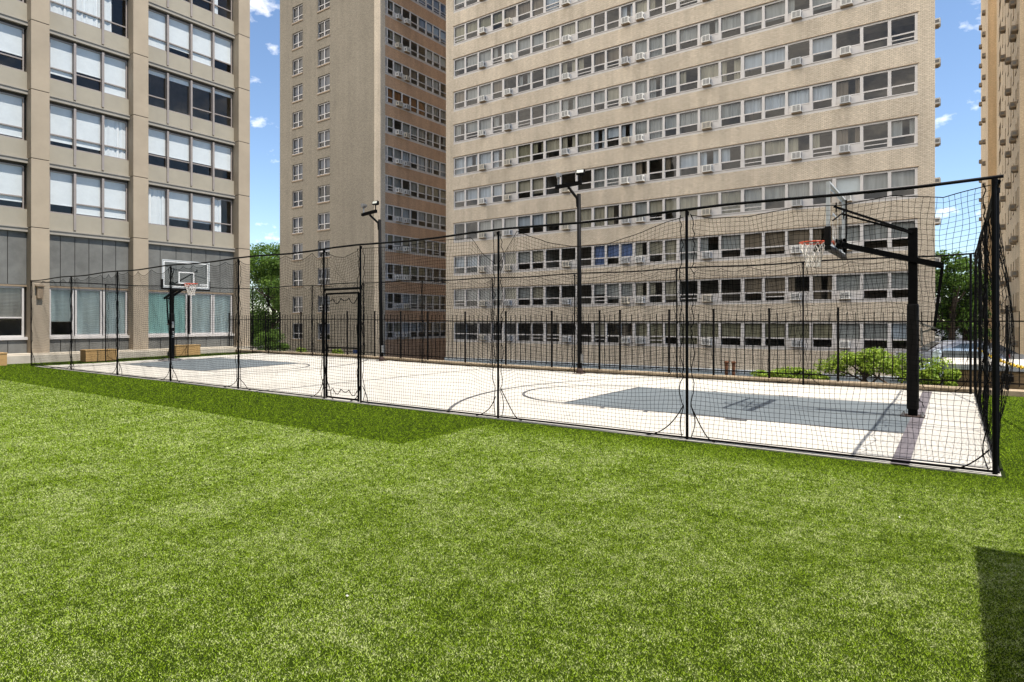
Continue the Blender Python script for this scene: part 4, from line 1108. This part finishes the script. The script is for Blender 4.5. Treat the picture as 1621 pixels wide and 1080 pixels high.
def car(name, loc, yaw, paint, label):
    root = thing(name, (0,0,0), label, 'car', 'cars in the lot beyond the wall')
    prof = [(-2.15,.35),(-2.2,.62),(-2.1,.88),(-1.15,1.0),(-.55,1.42),(.2,1.5),(1.1,1.46),(1.75,1.08),(2.15,1.0),(2.2,.6),(2.15,.32)]
    def hull(sc_, w, zt=99):
        return [(x, w*(1 if z < 1.02 else .82-.1*max(0,(z-1.3))), z) for x, z in prof]
    V = []; k = len(prof)
    for s_ in (-1, -.93, .93, 1):
        for x, z in prof:
            wide = .86 if z < 1.05 else .66
            f = 1 if abs(s_) == 1 else .93
            V.append((x*(.985 if abs(s_) == 1 else 1), math.copysign(wide*(1 if abs(s_) == 1 else .9), s_), z*(1 if abs(s_) != 1 else .985)))
    F = []
    for r_ in range(3):
        for i in range(k): F.append((r_*k+i, r_*k+(i+1)%k, (r_+1)*k+(i+1)%k, (r_+1)*k+i))
    F.append(tuple(range(k))); F.append(tuple(reversed(range(3*k,4*k))))
    mb = MB(); mb.add(V, F); body = mb.build('body', paint, root, smooth=False, bevel=.05)
    mb = MB()
    mb.quad((-1.10,-.56,1.05),(-1.10,.56,1.05),(-.60,.53,1.415),(-.60,-.53,1.415)); mb.quad((1.70,.56,1.14),(1.70,-.56,1.14),(1.2,-.53,1.44),(1.2,.53,1.44))
    mb.v = [(x+(-.02 if x < 0 else .02), y, z+.02) for x, y, z in mb.v]
    for s_ in (-1,1):
        mb.add([(-.95,s_*.79,1.07),(1.45,s_*.79,1.07),(1.05,s_*.685,1.40),(-.45,s_*.685,1.38)], [(0,1,2,3)])
    mb.build('windows', M['carglass'], body)
    for x in (-1.4,1.4):
        for s_ in (-1,1):
            mb = MB(); mb.tube([(x,s_*.70,.33),(x,s_*.88,.33)], .33, 18); w = mb.build('wheel', M['tyre'], root)
            mb = MB(); mb.tube([(x,s_*.882,.33),(x,s_*.89,.33)], .2, 12); mb.build('rim', M['steel'], w)
    for s_ in (-1,1):
        mb = MB(); mb.box(-2.235,s_*.72-.15,.66,-2.2,s_*.72+.15,.82); mb.build('headlight', M['lens'], root)
        mb = MB(); mb.box(2.2,s_*.72-.13,.72,2.235,s_*.72+.13,.9); mb.build('tail_light', M['headred'], root)
    root.location = loc; root.rotation_euler = (0,0,rad(yaw)); return root
car('parked_car', (.35,27.5,-.85), 78, M['carblue'], 'silver blue parked car beside the pale cabinet, seen over the wall')
car('parked_car', (3.35,31.5,-.85), 65, M['cargrey'], 'grey parked car with a raked windscreen right of the net corner post')
car('parked_car', (5.0,31.0,-.85), 100, M['cardark'], 'dark parked car at the right edge of the photo')
car('parked_car', (-.2,38.0,-.85), 20, M['cargrey'], 'grey parked car farthest back, under the trees')

# yellow chain from the corner post to a stanchion on the right
root = thing('plastic_chain', (1.35,10.9,0), 'yellow plastic chain strung from the net toward the right edge', 'chain')
A0, A1 = Vector((.43,16.88,1.02)), Vector((1.35,10.9,.95))
mb = MB(); NL = 52
for i in range(NL):
    t0, t1 = i/NL, (i+1.25)/NL
    def cp(t): p = A0.lerp(A1, t); p.z -= .5*t*(1-t)*1.2; return p
    a, b = cp(t0), cp(min(1,t1)); ax = (b-a); L_ = ax.length; ax.normalize()
    sd = ax.cross(Vector((0,0,1))).normalized(); up = sd.cross(ax)
    w_ = sd if i % 2 else up
    mb.tube([a+ax*(L_*(.5-.5*math.cos(q)))+w_*(.026*math.sin(q)) for q in np.linspace(0, 2*math.pi, 11)], .010, 5, cap=False)
mb.build('links', M['yellow'], root)
mb = MB(); mb.lathe((1.35,10.9,0), [(.16,0),(.16,.03),(.05,.06),(.025,.07),(.025,.97),(.035,.98),(.03,1.01)], 14); mb.build('stanchion', M['yellow'], root, smooth=False)

# stair enclosure right of the camera, outside the frame, whose shadow falls on the near turf
root = thing('stair_enclosure', (4,1.5,0), 'stucco stair enclosure on the turf at the right, just outside the frame', 'stair enclosure')
mb = MB(); mb.box(1.69,-3.0,-.01, 6.0,5.46,3.3); mb.build('walls', M['stucco'], root)
mb = MB(); mb.box(1.64,-3.05,3.303, 6.05,5.51,3.42); mb.build('coping', M['capface'], root)
mb = MB(); mb.box(1.655,.6,.0,1.687,1.6,2.1); d_ = mb.build('door', M['cargrey'], root); mb = MB(); mb.box(1.61,.68,1.0,1.65,.72,1.14); mb.build('handle', M['steel'], d_)
# unseen block added behind the camera to deepen the shade on near turf
root = thing('sky_blocker', (-15,-6,0), 'unseen brown brick block with dark glass bands, added behind the camera to block sky light', 'apartment block')
fB = Face((0,-6.0,0), (1,0,0), (0,1,0)); mb = MB()
for k in range(6): fB.box(mb, -44, 5, -8, 0, -.01 if k == 0 else 2.6*k-.5, 2.6*k+.6)
fB.box(mb, -44, 5, -8, -.3, 15.7, 15.9); mb.build('brick_wall', M['brickbrown'], root)
for k in range(6):
    mb = MB(); fB.box(mb, -43.9, 4.9, -7.8, -.15, 2.6*k+.6, 2.6*k+2.1); mb.build('window', M['carglass'], root)
# low bench wall right of the cage corner
mb = MB(); mb.box(.80,8.45,-.01, 3.2,8.98,.45); o = mb.build('bench_block', M['capstone'], bevel=.02)
tag(o, 'low concrete bench block on the turf right of the net corner', 'bench')
o.location.x += .55
for x, y, cc, lab in ((-.36,5.92,(.75,.75,.72),'tiny white scrap of paper on the turf in front of the last net bay'),
                      (-2.86,2.36,(.80,.78,.75),'tiny white scrap lying on the near turf, left of the brown leaf'),
                      (-1.73,2.05,(.42,.20,.06),'small dry brown leaf on the near turf')):
    mb = MB(); pts = [(x+.010*math.cos(q)*R.uniform(.5,1.1), y+.008*math.sin(q)*R.uniform(.5,1.1), .012+.006*R.random()) for q in np.linspace(0, 5.4, 7)]
    mb.add(pts+[(x, y, .022)]+[(p[0], p[1], p[2]-.002) for p in pts], [(i, (i+1)%7, 7) for i in range(7)]+[(i, 8+i, 8+(i+1)%7, (i+1)%7) for i in range(7)])
    tag(mb.build('dry_leaf' if 'leaf on' in lab and 'brown leaf on' in lab else 'paper_scrap', mat('scrap', cc, .8)), lab, 'litter')

# ------------------------------------------------------------------ sky, sun, camera
EL, AZ = 66.0, 90.2        # degrees; azimuth clockwise from +Y
w = bpy.data.worlds.new('World'); sc.world = w; w.use_nodes = True
N, L = w.node_tree.nodes, w.node_tree.links
bg = N['Background']
sky = N.new('ShaderNodeTexSky'); sky.sky_type = 'NISHITA'; sky.sun_disc = False
sky.sun_elevation = rad(EL); sky.sun_rotation = rad(AZ); sky.air_density = 1.0; sky.dust_density = .1; sky.ozone_density = 3.0
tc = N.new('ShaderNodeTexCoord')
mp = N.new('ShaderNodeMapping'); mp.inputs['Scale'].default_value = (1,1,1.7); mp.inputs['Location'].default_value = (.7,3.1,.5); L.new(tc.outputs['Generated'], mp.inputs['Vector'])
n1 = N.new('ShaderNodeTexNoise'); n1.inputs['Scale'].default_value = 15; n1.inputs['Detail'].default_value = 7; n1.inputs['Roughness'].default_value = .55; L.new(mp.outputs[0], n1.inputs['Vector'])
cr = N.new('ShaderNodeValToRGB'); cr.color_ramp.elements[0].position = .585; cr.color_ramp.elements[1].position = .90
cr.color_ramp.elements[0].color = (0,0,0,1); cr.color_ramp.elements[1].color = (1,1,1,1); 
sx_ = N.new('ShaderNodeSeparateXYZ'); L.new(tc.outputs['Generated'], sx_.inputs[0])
mr = N.new('ShaderNodeMapRange'); mr.interpolation_type = 'SMOOTHSTEP'; vd = N.new('ShaderNodeVectorMath'); vd.operation = 'DOT_PRODUCT'; vd.inputs[1].default_value = (-.6,-.8,0); L.new(tc.outputs['Generated'], vd.inputs[0]); L.new(vd.outputs['Value'], mr.inputs['Value'])   # bright cloud bank added over the unseen southern sky to fill shaded facades
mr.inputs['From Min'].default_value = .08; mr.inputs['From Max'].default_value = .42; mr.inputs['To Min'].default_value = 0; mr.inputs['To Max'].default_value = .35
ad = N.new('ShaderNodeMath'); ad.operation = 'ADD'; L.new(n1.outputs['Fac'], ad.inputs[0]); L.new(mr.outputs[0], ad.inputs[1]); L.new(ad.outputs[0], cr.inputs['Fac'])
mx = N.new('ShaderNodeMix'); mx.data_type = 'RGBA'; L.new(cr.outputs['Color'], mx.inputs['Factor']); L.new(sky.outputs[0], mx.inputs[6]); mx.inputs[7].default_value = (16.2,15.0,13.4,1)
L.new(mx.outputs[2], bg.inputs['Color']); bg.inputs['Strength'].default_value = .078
sd = bpy.data.lights.new('sun', 'SUN'); sd.energy = 2.8; sd.angle = rad(.5); sd.color = (1,.94,.85)
so = bpy.data.objects.new('sun', sd); col.objects.link(so)
e, a = rad(EL), rad(AZ)
dirv = Vector((math.cos(e)*math.sin(a), math.cos(e)*math.cos(a), math.sin(e)))
so.rotation_euler = dirv.to_track_quat('Z', 'Y').to_euler(); so.location = dirv*90
cd = bpy.data.cameras.new('camera'); cd.sensor_width = 36; cd.lens = 979/1621*36; cd.shift_y = -30/1621; cd.clip_start = .05; cd.clip_end = 6000
co = bpy.data.objects.new('camera', cd); col.objects.link(co); co.location = (0,0,1.6); co.rotation_euler = (rad(90), 0, rad(35.54)); sc.camera = co
sc.view_settings.view_transform = 'Standard'; sc.view_settings.look = 'None'; sc.view_settings.gamma = 1;  sc.view_settings.exposure = 1.35
sc.render.engine = 'CYCLES'
sc.cycles.max_bounces = 6; sc.cycles.diffuse_bounces = 3; sc.cycles.glossy_bounces = 3; sc.cycles.transparent_max_bounces = 12; sc.cycles.transmission_bounces = 3
sc.cycles.use_denoising = True; sc.cycles.denoiser = 'OPENIMAGEDENOISE'; sc.cycles.denoising_input_passes = 'RGB_ALBEDO_NORMAL'; sc.cycles.denoising_prefilter = 'ACCURATE'
sc.cycles.caustics_reflective = False; sc.cycles.caustics_refractive = False
